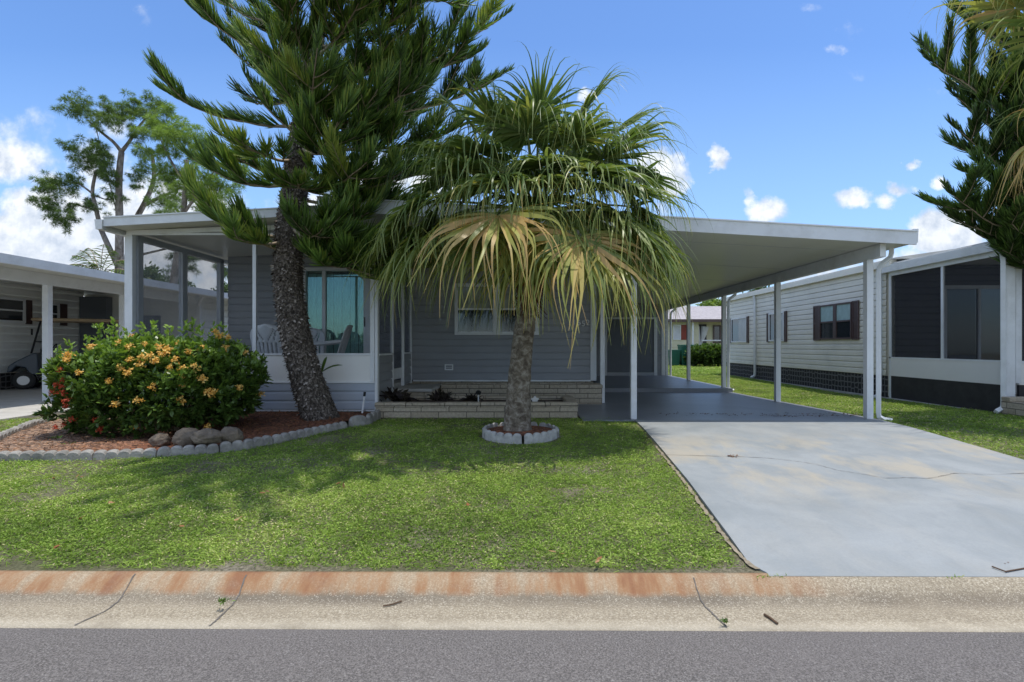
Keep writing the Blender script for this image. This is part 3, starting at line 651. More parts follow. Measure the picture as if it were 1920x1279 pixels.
# planters
def planter(name, label, x0, x1, y0, y1, zt_, soil, th=.16):
    t = thing(name, ((x0 + x1) / 2, y0, 0), label, 'planter')
    m = MB(); z1 = zt_ - .075; m.box(x0, x1, y0, y0 + th, -.06, z1); m.box(x0, x0 + th, y0 + th, y1 - th, -.06, z1); m.box(x1 - th, x1, y0 + th, y1 - th, -.06, z1); m.box(x0, x1, y1 - th, y1, -.06, z1)
    m.build('stone_wall', 'stone', t)
    def caps(xa, xb, ya, yb, horiz):
        q = xa if horiz else ya; e = xb if horiz else yb; c = MB()
        while q < e - .05:
            l = min(rnd.uniform(.42, .62), e - q); j = rnd.uniform(-.012, .008)
            if horiz: c.box(q + .004, q + l - .004, ya + j, yb, z1 + .002, zt_ + j * .4)
            else: c.box(xa, xb + j, q + .004, q + l - .004, z1 + .002, zt_ + j * .4)
            q += l
        return c.build('cap_stones', 'stone', t, bevel=.012)
    caps(x0 - .015, x1 + .015, y0 - .015, y0 + th, True); caps(x1 - th, x1 + .015, y0 + th + .004, y1 - th - .004, False); caps(x0, x1, y1 - th, y1 + .01, True)
    MB().box(x0 + th, x1 - th, y0 + th, y1 - th, -.04, soil).build('soil', 'soil', t); return t
planter('stone_planter', 'long low stone block planter in front of the house, nearest the lawn', PR + .03, .875, 8.66, 9.95, .245, .17)
planter('raised_stone_bed', 'higher stone block bed against the grey house wall behind the palm trunk', -1.62, 1.585, 10.9, 11.57, .37, .30)

# ------------------------------------------------------------------ right neighbour
N = thing('neighbour_house', (8.4, 12, 0), 'cream sided mobile home with brown shutters on the right beyond the carport', 'house')
NX = 8.3; nf = FR(NX, 0, 'left')
yof = lambda px, X_=NX: abs(X_) * F / abs(px - CX)
y0n, y1n = 12.45, 22.2
MB().siding(nf, y0n, y1n, .46, 2.98, (), .145, .018, .46).build('wall', 'cream', N)
MB().box(NX + .03, 13, 12.4, 22.2, .0, 2.9).build('wall', 'cream', N)
MB().box(NX - .002, NX + .028, y0n, y1n, -.1, .455).build('skirting', 'lattice', N)
MB().box(NX - .06, NX + .02, 9.6, y1n, -.12, -.03).build('footing', 'conc', N)
m = MB().prism([(NX - .14, 2.92), (NX + .02, 2.92), (NX + .02, 3.06), (NX - .14, 3.06)], y0n - .3, y1n + .2); m.build('gutter', 'cream', N)
m = MB().prism([(NX - .1, 3.062), (13.2, 3.062), (13.2, 3.3), (10.5, 3.42), (NX - .1, 3.09)], 12.0, y1n + .2); m.build('roof', 'roof', N)
zn = lambda px, py, X_=NX: CH + (CY - py) * yof(px, X_) / F
for (a, b, t_, bt_, fr_, dbl) in ((1528, 1613, 563, 637, 0, 1), (1440, 1477, 583, 641, 0, 0), (1370, 1405, 593, 643, 0, 0)):
    ya, yb = yof(a), yof(b); z1_, z0_ = zn(b, t_), zn(b, bt_); y_lo, y_hi = min(ya, yb), max(ya, yb)
    sw = .26 if dbl else .13
    shutter(N, nf, y_lo, y_lo + sw, z0_, z1_); shutter(N, nf, y_hi - sw * 1.25, y_hi, z0_, z1_)
    if dbl: window(N, nf, y_lo + sw + .01, y_hi - sw * 1.25 - .01, z0_ + .02, z1_ - .01, 'brown', 'glass', .14, True, .04, 'blindt')
    else:
        wq = window(N, nf, y_lo + sw + .01, y_hi - sw * 1.25 - .01, z0_ + .02, z1_ - .01, 'white', 'glass', 0, False, .05)
        ym_ = (y_lo + y_hi) / 2; MB().obox(nf, y_lo + sw + .07, ym_, .035, .042, z0_ + .08, z1_ - .07).build('blinds', 'blindw', wq)
def dspoutx(parent, X_, y, zt_, zb2, name='downspout', mat='white'):
    m = MB(); m.tube([(X_ - .02, y, zt_), (X_ - .02, y, zt_ - .1), (X_, y, zt_ - .25), (X_, y, zb2 + .16), (X_ - .02, y - .01, zb2 + .08), (X_ - .16, y - .04, zb2 + .02)], .05, 4); return m.build(name, mat, parent, bevel=.006)
dspoutx(N, NX - .07, yof(1419), 2.94, .0); dspoutx(N, NX - .08, yof(1662) + .1, 2.95, -.06)
# neighbour porch
PX_ = 8.32; nq0, nq1 = 9.45, 12.4; qf = FR(PX_, 0, 'left')
zka, zkb = CH - .023 * PX_ * 1.0, 0
ke1 = CH - (672 - CY) / (1675 - CX) * PX_; ke0 = CH - (712 - CY) / (1760 - CX) * PX_
m = MB(); m.box(PX_, PX_ + .04, nq0, nq1, ke0, ke1); m.build('kick_panel', 'kick', N)
MB().box(PX_ + .005, PX_ + .05, nq0, nq1, -.08, ke0 - .002).build('porch_skirting', 'darkskirt', N)
ztr = CH + (CY - 512) / (1700 - CX) * PX_
m = MB(); m.box(PX_ - .01, PX_ + .06, nq0, nq1, ztr, 2.80); m.box(PX_ - .005, PX_ + .045, nq0, nq1, ke1, ke1 + .03); m.box(PX_, PX_ + .04, yof(1766, PX_) - .03, yof(1766, PX_) + .03, ke1 + .03, ztr); m.box(PX_ - .005, PX_ + .03, nq1 - .06, nq1, -.05, ztr); m.build('porch_frame', 'white', N)
MB().box(PX_ + .015, PX_ + .017, nq0, nq1 - .06, ke1 + .03, ztr).build('screen', 'screen', N)
m = MB().prism([(PX_ - .13, 2.80), (PX_ + .02, 2.80), (PX_ + .02, 2.95), (PX_ - .16, 2.95)], nq0 - .3, nq1 + .1); m.build('gutter', 'white', N)
m = MB().prism([(PX_ - .1, 2.952), (13.2, 3.0), (13.2, 3.2), (PX_ - .1, 2.99)], nq0 - .35, nq1 + .1); m.build('roof', 'roof', N)
m = MB(); m.box(PX_ - .04, PX_ + .12, nq0 - .1, nq0 - .002, -.0, 2.8); m.box(PX_ + .16, PX_ + .26, nq0 - .06, nq0 - .002, .5, 2.9); m.build('post', 'white', N, bevel=.006)
dspoutx(N, PX_ - .11, nq0 - .12, 2.84, .0)
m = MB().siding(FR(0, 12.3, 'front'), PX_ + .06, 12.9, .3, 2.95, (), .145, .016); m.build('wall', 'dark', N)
qd = FR(0, 12.28, 'front'); m = MB(); qa, qb = (1772 - CX) * 12.3 / F, (1772 + 100 - CX) * 12.3 / F
for a, b, c, e in ((qa - .08, qa, .5, 2.5), (qb + .3, qb + .38, .5, 2.5), (qa, qb + .3, 2.42, 2.5), ((qa + qb) / 2 + .1, (qa + qb) / 2 + .16, .5, 2.42)): m.obox(qd, a, b, .0, .04, c, e)
qdo = m.build('sliding_door', 'alu', N); MB().obox(qd, qa, qb + .3, .0, .01, .5, 2.42).build('pane', 'glass', qdo)
qg = FR(0, nq0, 'front')
m = MB(); m.obox(qg, PX_ + .27, 12.5, -.04, 0, ke0, ke1 - .02); m.build('kick_panel', 'kick', N)
m = MB(); m.obox(qg, PX_ + .27, 12.5, -.04, .01, ke1 - .02, ke1 + .02); m.obox(qg, PX_ + .27, PX_ + .31, -.04, .01, ke1 + .02, 2.7); m.obox(qg, PX_ + .27, 12.5, -.04, .01, 2.7, 2.74); m.build('porch_frame', 'white', N)
MB().obox(qg, PX_ + .27, 12.5, -.04, 0, -.05, ke0 - .002).build('porch_skirting', 'darkskirt', N); MB().obox(qg, PX_ + .31, 12.5, -.02, -.018, ke1 + .02, 2.7).build('screen', 'screen', N)
MB().box(PX_ + .1, 12.9, nq0 + .1, 12.25, .2, .3).build('porch_floor', 'conc', N)
planter('corner_stone_planter', 'stone block planter at the foot of the right neighbour porch', 8.15, 11.5, 8.4, 9.3, .28, .2)

# ------------------------------------------------------------------ left neighbour
Lh = thing('white_neighbour_house', (-12, 14, 0), 'white sided mobile home with open carport at the left edge, golf cart inside', 'house')
lx = -8.95
MB().prism([(lx, 2.56), (lx + .1, 2.56), (lx + .12, 2.72), (lx - .02, 2.72)], 7.2, 26).build('gutter', 'white', Lh)
MB().prism([(lx, 2.58), (-14.5, 2.78), (-14.5, 2.90), (lx, 2.72)], 7.2, 26).build('roof', 'ceil', Lh)
MB().box(-9.72, -9.60, 7.3, 16.4, 2.38, 2.60).build('beam', 'white', Lh)
for y in (7.6, 11.1, 13.2, 16.3): MB().box(-9.72, -9.60, y - .06, y + .06, .03, 2.38).build('post', 'white', Lh, bevel=.006)
WX = -13.2; wf = FR(WX, 0, 'right')
MB().siding(wf, 8, 16.4, .45, 2.8, (), .2, .02, .45).build('wall', 'whitesid', Lh); MB().box(WX - .03, WX, 8, 16.4, .03, .448).build('skirting', 'lattice', Lh)
yl = lambda px: abs(WX) * F / (CX - px)
window(Lh, wf, 12.6, yl(44), 1.74, 2.38, 'white', 'glass', 0, True, .06); shutter(Lh, wf, yl(44) + .03, yl(57), 1.72, 2.36)
window(Lh, wf, yl(84), yl(108), 1.74, 2.34, 'white', 'glass', 0, True, .06); shutter(Lh, wf, yl(110), yl(123), 1.72, 2.34); shutter(Lh, wf, yl(78), yl(83.5), 1.72, 2.34)
MB().box(-13.2, -9.8, 16.45, 16.55, .03, 2.7).build('wall', 'whitesid', Lh)
MB().box(-13.15, -12.35, 16.2, 16.44, .03, 2.6).build('storage_door', 'door', Lh)
MB().siding(FR(-9.8, 0, 'right'), 16.5, 26, .3, 2.62, (), .2, .02, .3).build('wall', 'whitesid', Lh)
MB().box(-14.5, -9.83, 16.6, 26, .0, 2.6).build('wall', 'whitesid', Lh)
m = MB(); m.box(-11.6, -10.9, 16.40, 16.448, .05, 2.05); m.build('utility_door', 'door', Lh)
m = MB(); m.tube([(-9.3, 15.9, 2.6), (-9.45, 16, 2.45), (-9.72, 16.35, 2.3), (-9.72, 16.42, .1)], .045, 6); m.build('downspout', 'white', Lh)

# golf cart
def golf_cart():
    t = thing('golf_cart', (-12.25, 14.9, .03), 'dark golf cart with tan roof parked in the left carport', 'golf cart')
    ORG[t.name] = Vector((0, 0, 0)); t.rotation_euler = (0, 0, R(-58)); t.scale = (1.08, 1.08, 1.02)   # local: front faces -Y
    def bd(mb, n, mt, par=t, **k): return mb.build(n, mt, par, **k)
    # side profile (y,z) extruded across x
    def prof(pts, x0, x1):
        m = MB(); n = len(pts); m.add([(x0, a, b) for a, b in pts] + [(x1, a, b) for a, b in pts], [tuple(range(n)), tuple(range(2 * n - 1, n - 1, -1))] + [(i, i + n, (i + 1) % n + n, (i + 1) % n) for i in range(n)]); return m
    body = bd(prof([(-1.15, .42), (-1.12, .60), (-.95, .74), (-.66, .92), (-.60, .90), (-.58, .36), (-.74, .36), (-.82, .54), (-.98, .58), (-1.08, .44)], -.55, .55), 'front_cowl', 'cartbody', bevel=.03)
    bd(MB().box(-.55, .55, -.6, .35, .26, .36), 'floor', 'black', bevel=.02)
    bd(prof([(.1, .3), (.1, .62), (.95, .66), (1.1, .5), (1.08, .36), (.98, .5), (.7, .55), (.48, .36)], -.55, .55), 'rear_body', 'cartbody', bevel=.03)
    bd(MB().box(-.5, .5, .12, .62, .67, .78), 'seat', 'tan', bevel=.04); bd(MB().box(-.5, .5, .6, .72, .84, 1.2), 'backrest', 'tan', bevel=.04)
    bd(MB().box(-.58, .58, -.72, 1.0, 1.72, 1.80), 'roof', 'carttop', bevel=.035)
    for s in (-.5, .5): bd(MB().tube([(s, -.72, .9), (s, -.55, 1.72)], .022, 6), 'roof_post', 'black'); bd(MB().tube([(s, .85, .62), (s, .78, 1.72)], .022, 6), 'roof_post', 'black')
    bd(MB().tube([(-.5, -.66, 1.2), (.5, -.66, 1.2)], .015, 6), 'cross_bar', 'black')
    bd(MB().add([(-.48, -.70, .95), (.48, -.70, .95), (.48, -.56, 1.7), (-.48, -.56, 1.7)], [(0, 1, 2, 3)]) or (lambda q: q)(None) if False else _ws(), 'windshield', 'vinyl')
    for s in (-.64, .64): bd(MB().box(s - .04, s + .04, -.70, -.67, 1.36, 1.52), 'mirror', 'black', bevel=.01)
    m = MB(); ring = [(.25 + .16 * math.cos(a), -.36 + .07 * math.sin(a), 1.0 + .14 * math.sin(a)) for a in np.linspace(0, 2 * math.pi, 17)]; m.tube(ring, .012, 5); m.tube([(.25, -.36, 1.), (.25, -.58, .8)], .014, 5); bd(m, 'steering_wheel', 'black')
    for (x, y) in ((-.47, -.85), (.47, -.85), (-.47, .78), (.47, .78)):
        m = MB(); m.tube([(x - .1, y, .225), (x - .085, y, .225), (x + .085, y, .225), (x + .1, y, .225)], [.18, .225, .225, .18], 24); wv = bd(m, 'wheel', 'black', smooth=False)
        m = MB(); m.tube([(x - .104, y, .225), (x + .104, y, .225)], .115, 16); m.tube([(x - .112, y, .225), (x + .112, y, .225)], .04, 10); m.build('rim', 'metal', wv)
    return t
def _ws():
    m = MB(); m.add([(-.48, -.70, .95), (.48, -.70, .95), (.48, -.56, 1.7), (-.48, -.56, 1.7)], [(0, 1, 2, 3)]); return m
golf_cart()

# ------------------------------------------------------------------ far house, bins, far bush
B = thing('yellow_cottage', (11, 32, 0), 'pale yellow cottage with grey roof and white tied curtains far behind the carport', 'house')
BD = 33.0; bf = FR(0, BD, 'front'); wb = lambda px: (px - CX) * BD / F; zbk = lambda py: CH + (CY - py) * BD / F
MB().siding(bf, wb(1225), wb(1310), .0, 2.7, (), .2, .02).build('wall', 'yellow', B)
MB().box(wb(1310), wb(1700), BD + .6, BD + .7, 0, 2.75).build('wall', 'yellow', B)
m = MB(); m.add([(wb(1215), BD - .5, 2.62), (wb(1700), BD - .5, 2.62), (wb(1700), BD + 4.5, 3.75), (wb(1215), BD + 4.5, 3.75), (wb(1215), BD - .5, 2.72), (wb(1700), BD - .5, 2.72), (wb(1700), BD + 4.5, 3.85), (wb(1215), BD + 4.5, 3.85)], [(0, 3, 2, 1), (4, 5, 6, 7), (0, 1, 5, 4), (1, 2, 6, 5), (2, 3, 7, 6), (3, 0, 4, 7)]); m.build('roof', 'greyroof', B)
MB().box(wb(1215), wb(1700), BD - .53, BD - .501, 2.55, 2.72).build('fascia', 'brown', B)
MB().box(wb(1304), wb(1330), BD + .5, BD + .59, 0, 2.45).build('doorway', 'dark', B)
m = MB()
for s in (-1, 1):
    c = wb(1317); m.tube([(c + s * .28, BD + .4, 2.3), (c + s * .22, BD + .4, 1.9), (c + s * .06, BD + .4, 1.3), (c + s * .14, BD + .4, .6)], [.24, .2, .07, .2], 8)
m.build('curtain', 'curtain', B)
window(B, bf, wb(1262), wb(1276), 1.5, 2.4, 'white', 'curtain', 0, False, .05); shutter(B, bf, wb(1277), wb(1290), 1.5, 2.4, 'red')
window(B, FR(0, BD + .6, 'front'), wb(1343), wb(1358), 1.3, 2.4, 'brown', 'glass', 0, False, .08)
m = MB(); m.tube([(wb(1314), BD - .2, 1.45), (wb(1375), BD - .2, 1.45)], .04, 6); m.build('handrail', 'white', B)
m = MB(); m.box(wb(1295), wb(1298), BD - .3, BD - .2, 0, 2.6); m.build('post', 'white', B)
def bin_(px, label, s=1., dd=31.5):
    x = (px - CX) * dd / F; t = thing('wheelie_bin', (x, dd, 0), label, 'bin', 'green wheeled bins behind the houses')
    m = MB(); w0, w1 = .28 * s, .36 * s; m.add([(x - w0, dd - w0, 0), (x + w0, dd - w0, 0), (x + w0, dd + w0, 0), (x - w0, dd + w0, 0), (x - w1, dd - w1, 1.0 * s), (x + w1, dd - w1, 1.0 * s), (x + w1, dd + w1, 1.0 * s), (x - w1, dd + w1, 1.0 * s)], [(0, 3, 2, 1), (4, 5, 6, 7), (0, 1, 5, 4), (1, 2, 6, 5), (2, 3, 7, 6), (3, 0, 4, 7)])
    m.build('body', 'green', t, bevel=.03); MB().box(x - w1 - .02, x + w1 + .02, dd - w1 - .02, dd + w1 + .02, 1.002 * s, 1.07 * s).build('lid', 'green', t, bevel=.02)
    m = MB(); m.tube([(x - w1, dd + .3, .12), (x - w1 - .05, dd + .3, .12)], .12, 12); m.tube([(x + w1, dd + .3, .12), (x + w1 + .05, dd + .3, .12)], .12, 12); m.build('wheel', 'black', t)
bin_(1264, 'smaller darker green wheeled bin standing left of the other', .85); bin_(1287, 'taller green wheeled bin nearer the carport post', 1.12)

# ------------------------------------------------------------------ plastic chairs on the porch
def chair(loc, rz, label, sc=1.15):
    t = thing('plastic_chair', loc, label, 'chair', 'white plastic chairs on the porch'); ORG[t.name] = Vector((0, 0, 0)); t.rotation_euler = (0, 0, rz); t.scale = (sc, sc, sc)
    m = MB(); m.box(-.24, .24, -.24, .22, .40, .425); m.build('seat', 'plastic', t, bevel=.01)
    for s in (-1, 1):
        for y in (-.22, .22): MB().tube([(s * .22, y, .40), (s * .27, y * 1.25, 0)], [.028, .02], 6).build('leg', 'plastic', t)
        MB().tube([(s * .27, -.24, .1), (s * .27, -.24, .6), (s * .275, -.2, .655), (s * .27, .0, .67), (s * .24, .25, .70)], [.022, .022, .03, .03, .025], 6).build('armrest', 'plastic', t)
    # back: curved shell with slots
    m = MB(); nu, nv = 25, 18
    def pt(i, j):
        a = (i / nu * 2 - 1); hz = j / nv; wv = .25 * (1 - .0 * hz) * math.sqrt(max(0, 1 - max(0, (hz - .62) / .38) ** 2.6)) + .002
        return (a * wv, .23 + .16 * hz - .06 * a * a, .42 + .53 * hz)
    vs = [pt(i, j) for j in range(nv + 1) for i in range(nu + 1)]
    fs = []
    for j in range(nv):
        for i in range(nu):
            slot = (1 <= j <= 8 and i in (5, 8, 11, 14, 17, 20)) or (10 <= j <= 15 and (abs(i - 12) - 2 - (j - 10) // 1) in (0,) ) or (10 <= j <= 14 and (abs(i - 12) - 6 - (j - 10) // 2) == 0)
            if not slot: k = j * (nu + 1) + i; fs.append((k, k + 1, k + nu + 2, k + nu + 1))
    m.add(vs, fs); o = m.build('backrest', 'plastic', t, smooth=True); sd_ = o.modifiers.new('s', 'SOLIDIFY'); sd_.thickness = .012
    return t
chair((PX(517, 640, 9.75)[0], 9.75, .42), R(180), 'white plastic chair seen from behind, left of the pine trunk')
chair((PX(612, 640, 9.9)[0], 9.9, .42), R(-80), 'white plastic chair in profile facing left, right of the pine trunk')
chair((PX(578, 640, 10.9)[0], 10.9, .42), R(15), 'white plastic chair farthest back, mostly hidden behind the trunk')

# ------------------------------------------------------------------ trees
def bez(a, c, b, n):
    a, b, c = map(np.array, (a, b, c)); t = np.linspace(0, 1, n)[:, None]; return a * (1 - t) ** 2 + 2 * c * t * (1 - t) + b * t ** 2
def cords(rb, path, L0, n, tint, w_=.017, spread=.75, tip=.55, upb=.25, t0=.08):
    t = t0 + (1 - t0) * rs.rand(n) ** .9; idx = t * (len(path) - 1); i0 = np.minimum(idx.astype(int), len(path) - 2); f = (idx - i0)[:, None]
    P = path[i0] * (1 - f) + path[i0 + 1] * f; T = nrm(path[i0 + 1] - path[i0])
    up = np.array([0, 0, 1.]); A = nrm(np.cross(T, up) + 1e-4); Bn = np.cross(A, T)
    ang = np.where(rs.rand(n) < .5, 1, -1) * (rs.rand(n) * 1.7 + .1)
    rad = A * np.sin(ang)[:, None] + Bn * np.cos(ang)[:, None]
    D = nrm(T * .75 + rad * spread * (1 - .35 * t)[:, None] + up * upb * .3 + rdir(n) * .10)
    L = L0 * (1 - (1 - tip) * t ** 2) * rs.uniform(.7, 1.15, n)
    C = up * (upb * rs.uniform(.3, 1.1, n))[:, None] + T * .12 - rad * .12
    side = sidevec(D)
    rb.add(P, D, C, w_ * rs.uniform(.8, 1.2, n), side, L, [1., 1.1, .9, .25], tint + .10 + rs.uniform(-.32, .32, n), tgrad=.55)
def norfolk_branch(parent, a, b, sag=.5, subs=4, tint=.4, L0=.34, dens=150, cw=.017, r0=.03, up=.25):
    a = np.array(a); b = np.array(b); ln = np.linalg.norm(b - a); c = a + (b - a) * .55 + np.array([0, 0, -sag * ln * .35]); path = bez(a, c, b, 14)
    path += np.array([[mnoise.noise(Vector((a[2] * 3 + i * .4, k * 7, a[0]))) * .05 * ln * .4 for k in range(3)] for i in range(14)])
    rb = RB(); wd = MB(); wd.cur = 1; wd.tube([tuple(p) for p in path[:-1]], list(np.linspace(r0, .006, 13)), 5, caps=False)
    cw *= .90; L1 = L0 * .82; dens *= .66
    cords(rb, path, L1 * (1 if subs < 3 else .85), int(ln * dens * (1.25 if subs < 3 else .8)), tint, cw, t0=(.16 if subs < 3 else .34), upb=up)
    ns_ = subs if subs < 3 else int(subs * 1.9)
    for k in range(ns_):
        t = .30 + .66 * (k + rs.rand()) / max(ns_, 1); i = int(t * 12); p = path[i]; T = nrm(path[i + 1] - path[i]); sd = nrm(np.cross(T, [0, 0, 1.])) * (1 if k % 2 else -1)
        l = (ln * (.24 - .10 * t) + .20) * rs.uniform(.6, 1.4); e = p + nrm(T * .7 + sd * rs.uniform(.3, .95) + np.array([0, -.28, rs.uniform(-.1, .7)])) * l
        sp_ = bez(p, (p + e) / 2 + np.array([0, 0, -.14 * l]), e, 8); wd.tube([tuple(q) for q in sp_[:-1]], list(np.linspace(r0 * .35, .004, 7)), 4, caps=False)
        cords(rb, sp_, L1 * rs.uniform(.7, 1.2), int(l * dens * rs.uniform(1.2, 2.6)), tint + rs.uniform(-.16, .26) + (.45 if rs.rand() < .03 else 0), cw * rs.uniform(.8, 1.2), t0=.12, tip=.8, upb=up * rs.uniform(.4, 1.7), spread=rs.uniform(.65, 1.05))
    return rb.build('branch', ['cord', 'wood'], parent, wd)
def trunk_mesh(parent, pts, rad, mat, rings=60, ns=28, rough=.1, rf=8., flakes=0, name='trunk'):
    P = np.array(pts, float); cum = np.concatenate([[0], np.cumsum(np.linalg.norm(np.diff(P, axis=0), axis=1))]); s = np.linspace(0, cum[-1], rings)
    # smooth interpolation
    Q = np.stack([np.interp(s, cum, P[:, k]) for k in range(3)], 1)
    for _ in range(6): Q[1:-1] = (Q[:-2] + Q[1:-1] * 2 + Q[2:]) / 4
    rr = np.interp(s, cum, rad); m = MB(); m.tube([tuple(q) for q in Q], list(rr), ns, rough, rf)
    o = m.build(name, mat, parent, smooth=True)
    return o, Q, rr
# Norfolk pine
TD = 8.25
tp = [PX(606, 800, TD), PX(596, 770, TD), PX(572, 700, TD), PX(552, 620, TD), PX(540, 540, TD), PX(541, 460, TD), PX(550, 380, TD), PX(560, 300, TD), PX(572, 220, TD), PX(590, 100, TD), PX(604, -40, TD), PX(610, -300, TD)]
tr_ = [.285, .25, .225, .21, .20, .195, .188, .175, .155, .125, .10, .03]
pine = thing('norfolk_pine', (tp[0][0], TD, 0), 'leaning Norfolk pine with dark scaly trunk rising from the mulch bed', 'tree')
_, tq, trr = trunk_mesh(pine, tp, tr_, 'bark', 150, 44, .085, 16.)
# bark flakes
n = 4200; t = rs.rand(n) ** 1.0 * .62; ii = (t * (len(tq) - 1)).astype(int); a = rs.rand(n) * 2 * math.pi
rad_ = np.stack([np.cos(a), np.sin(a), np.zeros(n)], 1); Pb = tq[ii] + rad_ * (trr[ii] * 1.0)[:, None]; Pb[:, 2] += rs.uniform(-.03, .03, n)
rb = RB(); Df = nrm(rad_ * .55 + np.array([0, 0, -1.]) * rs.uniform(.2, 1, n)[:, None] + rdir(n) * .45)
rb.add(Pb, Df, rad_ * .3, rs.uniform(.012, .035, n), sidevec(Df, rad_ + rdir(n) * .5), rs.uniform(.02, .05, n), [.9, 1., .4], rs.rand(n))
M['flake'] = leafmat('bark_flake', [(0, (.03, .023, .018)), (.5, (.12, .095, .075)), (1, (.46, .40, .34))], .9, .0, .2)
rb.build('bark_scales', 'flake', pine)
def onT(py):
    z = CH + (CY - py) * TD / F; i = int(np.argmin(abs(tq[:, 2] - z))); return tq[i]
def br(ty, tx, tyy, dd, **k):
    b = PX(tx, tyy, TD + dd); norfolk_branch(pine, onT(ty), b, **k)
# left, long rising
br(235, 300, 168, -.3, sag=.5, subs=1, tint=.32, L0=.36, dens=300)
br(130, 345, 0, -.2, sag=.5, subs=1, tint=.32, L0=.36, dens=300)
br(60, 360, -40, .4, sag=.5, subs=3, tint=.3)
br(350, 345, 285, -.4, sag=.75, subs=2, tint=.48, L0=.36, dens=230)
br(440, 345, 345, -.7, sag=.9, subs=3, tint=.50, L0=.36, dens=230)
br(450, 430, 440, -.9, sag=.5, subs=3, tint=.62, L0=.34)
br(300, 430, 250, -1.2, sag=.5, subs=3, tint=.72, L0=.30)
br(260, 455, 135, -.2, sag=.6, subs=2, tint=.25)
br(200, 440, 60, .5, sag=.5, subs=3, tint=.25)
br(180, 460, 190, .6, sag=.4, subs=2, tint=.2)
br(470, 420, 400, -.6, sag=.6, subs=2, tint=.4, L0=.33, dens=200)
br(330, 400, 265, -.6, sag=.6, subs=2, tint=.4, L0=.33, dens=200)
# front clumps, their sunlit look put into lighter tints
br(240, 505, 50, -1.1, sag=.8, subs=5, tint=.5, L0=.36)
br(240, 595, 60, -1.8, sag=1.0, subs=5, tint=.55, L0=.38, r0=.035)
br(270, 640, 210, -1.5, sag=.9, subs=4, tint=.5, L0=.34)
br(330, 560, 330, -1.3, sag=.6, subs=3, tint=.5, L0=.33)
br(420, 610, 420, -1.2, sag=.7, subs=4, tint=.42, L0=.33)
br(150, 540, -20, -1.4, sag=.6, subs=5, tint=.45, L0=.36)
br(100, 680, -10, -1.2, sag=.6, subs=5, tint=.45, L0=.36)
# right side tiers
for (ty, tx, tyy, dd, sag, subs, ti) in ((250, 800, 120, -.9, .8, 6, .45), (245, 850, 60, -.6, .9, 6, .4), (200, 955, 135, .3, .6, 5, .25), (150, 960, 20, .5, .5, 5, .25), (140, 900, 90, -.2, .6, 6, .35),
    (260, 860, 240, -.4, .6, 6, .42), (265, 840, 320, .2, .6, 5, .35), (330, 790, 300, -.6, .8, 6, .42), (340, 760, 370, .1, .7, 5, .35), (400, 700, 390, -.7, .7, 5, .38),
    (430, 740, 470, -.8, .6, 5, .35), (440, 680, 480, -.5, .6, 5, .32), (310, 700, 290, -1.3, .9, 5, .5), (230, 720, 150, -1.3, .9, 6, .5), (180, 760, 40, -1., .8, 6, .45),
    (90, 820, -30, -.4, .6, 6, .35), (100, 760, -60, .6, .5, 6, .25), (220, 700, 100, .9, .5, 6, .15), (290, 780, 220, 1.2, .5, 6, .15), (370, 820, 400, .5, .4, 5, .28), (200, 640, 60, 1.3, .5, 5, .15),
    (120, 500, 20, 1.0, .5, 5, .2), (400, 660, 440, .8, .5, 4, .2), (60, 690, -120, .2, .5, 6, .3), (0, 620, -150, -1.2, .5, 6, .4), (-20, 520, -150, .3, .5, 5, .4), (-60, 800, -160, .5, .5, 5, .4), (0, 900, -60, 0, .5, 5, .3), (440, 650, 500, -.9, .5, 4, .35), (430, 725, 515, -.7, .5, 5, .35), (415, 800, 500, -.5, .5, 5, .35), (395, 845, 480, -.3, .5, 4, .3)):
    br(ty, tx, tyy, dd, sag=sag, subs=subs, tint=ti, L0=.34)
for (z, x_, y_, zz) in ((6.1, -1.7, 4.5, 5.2), (6.2, -.9, 4.6, 5.3), (6.3, -.1, 5.2, 5.4), (6.5, -2.0, 4.2, 5.6), (6.6, -1.2, 4.0, 5.7), (6.9, -2.2, 5.4, 6.2), (6.9, -.4, 4.8, 6.0), (6.4, .7, 6.0, 5.9), (6.8, .3, 5.2, 6.2)):  # unseen branches above the frame, added to throw shade on the lawn
    norfolk_branch(pine, onT(CY - (z - CH) * F / TD), (x_, y_, zz), sag=.12, subs=9, tint=.35, L0=.36, dens=100)
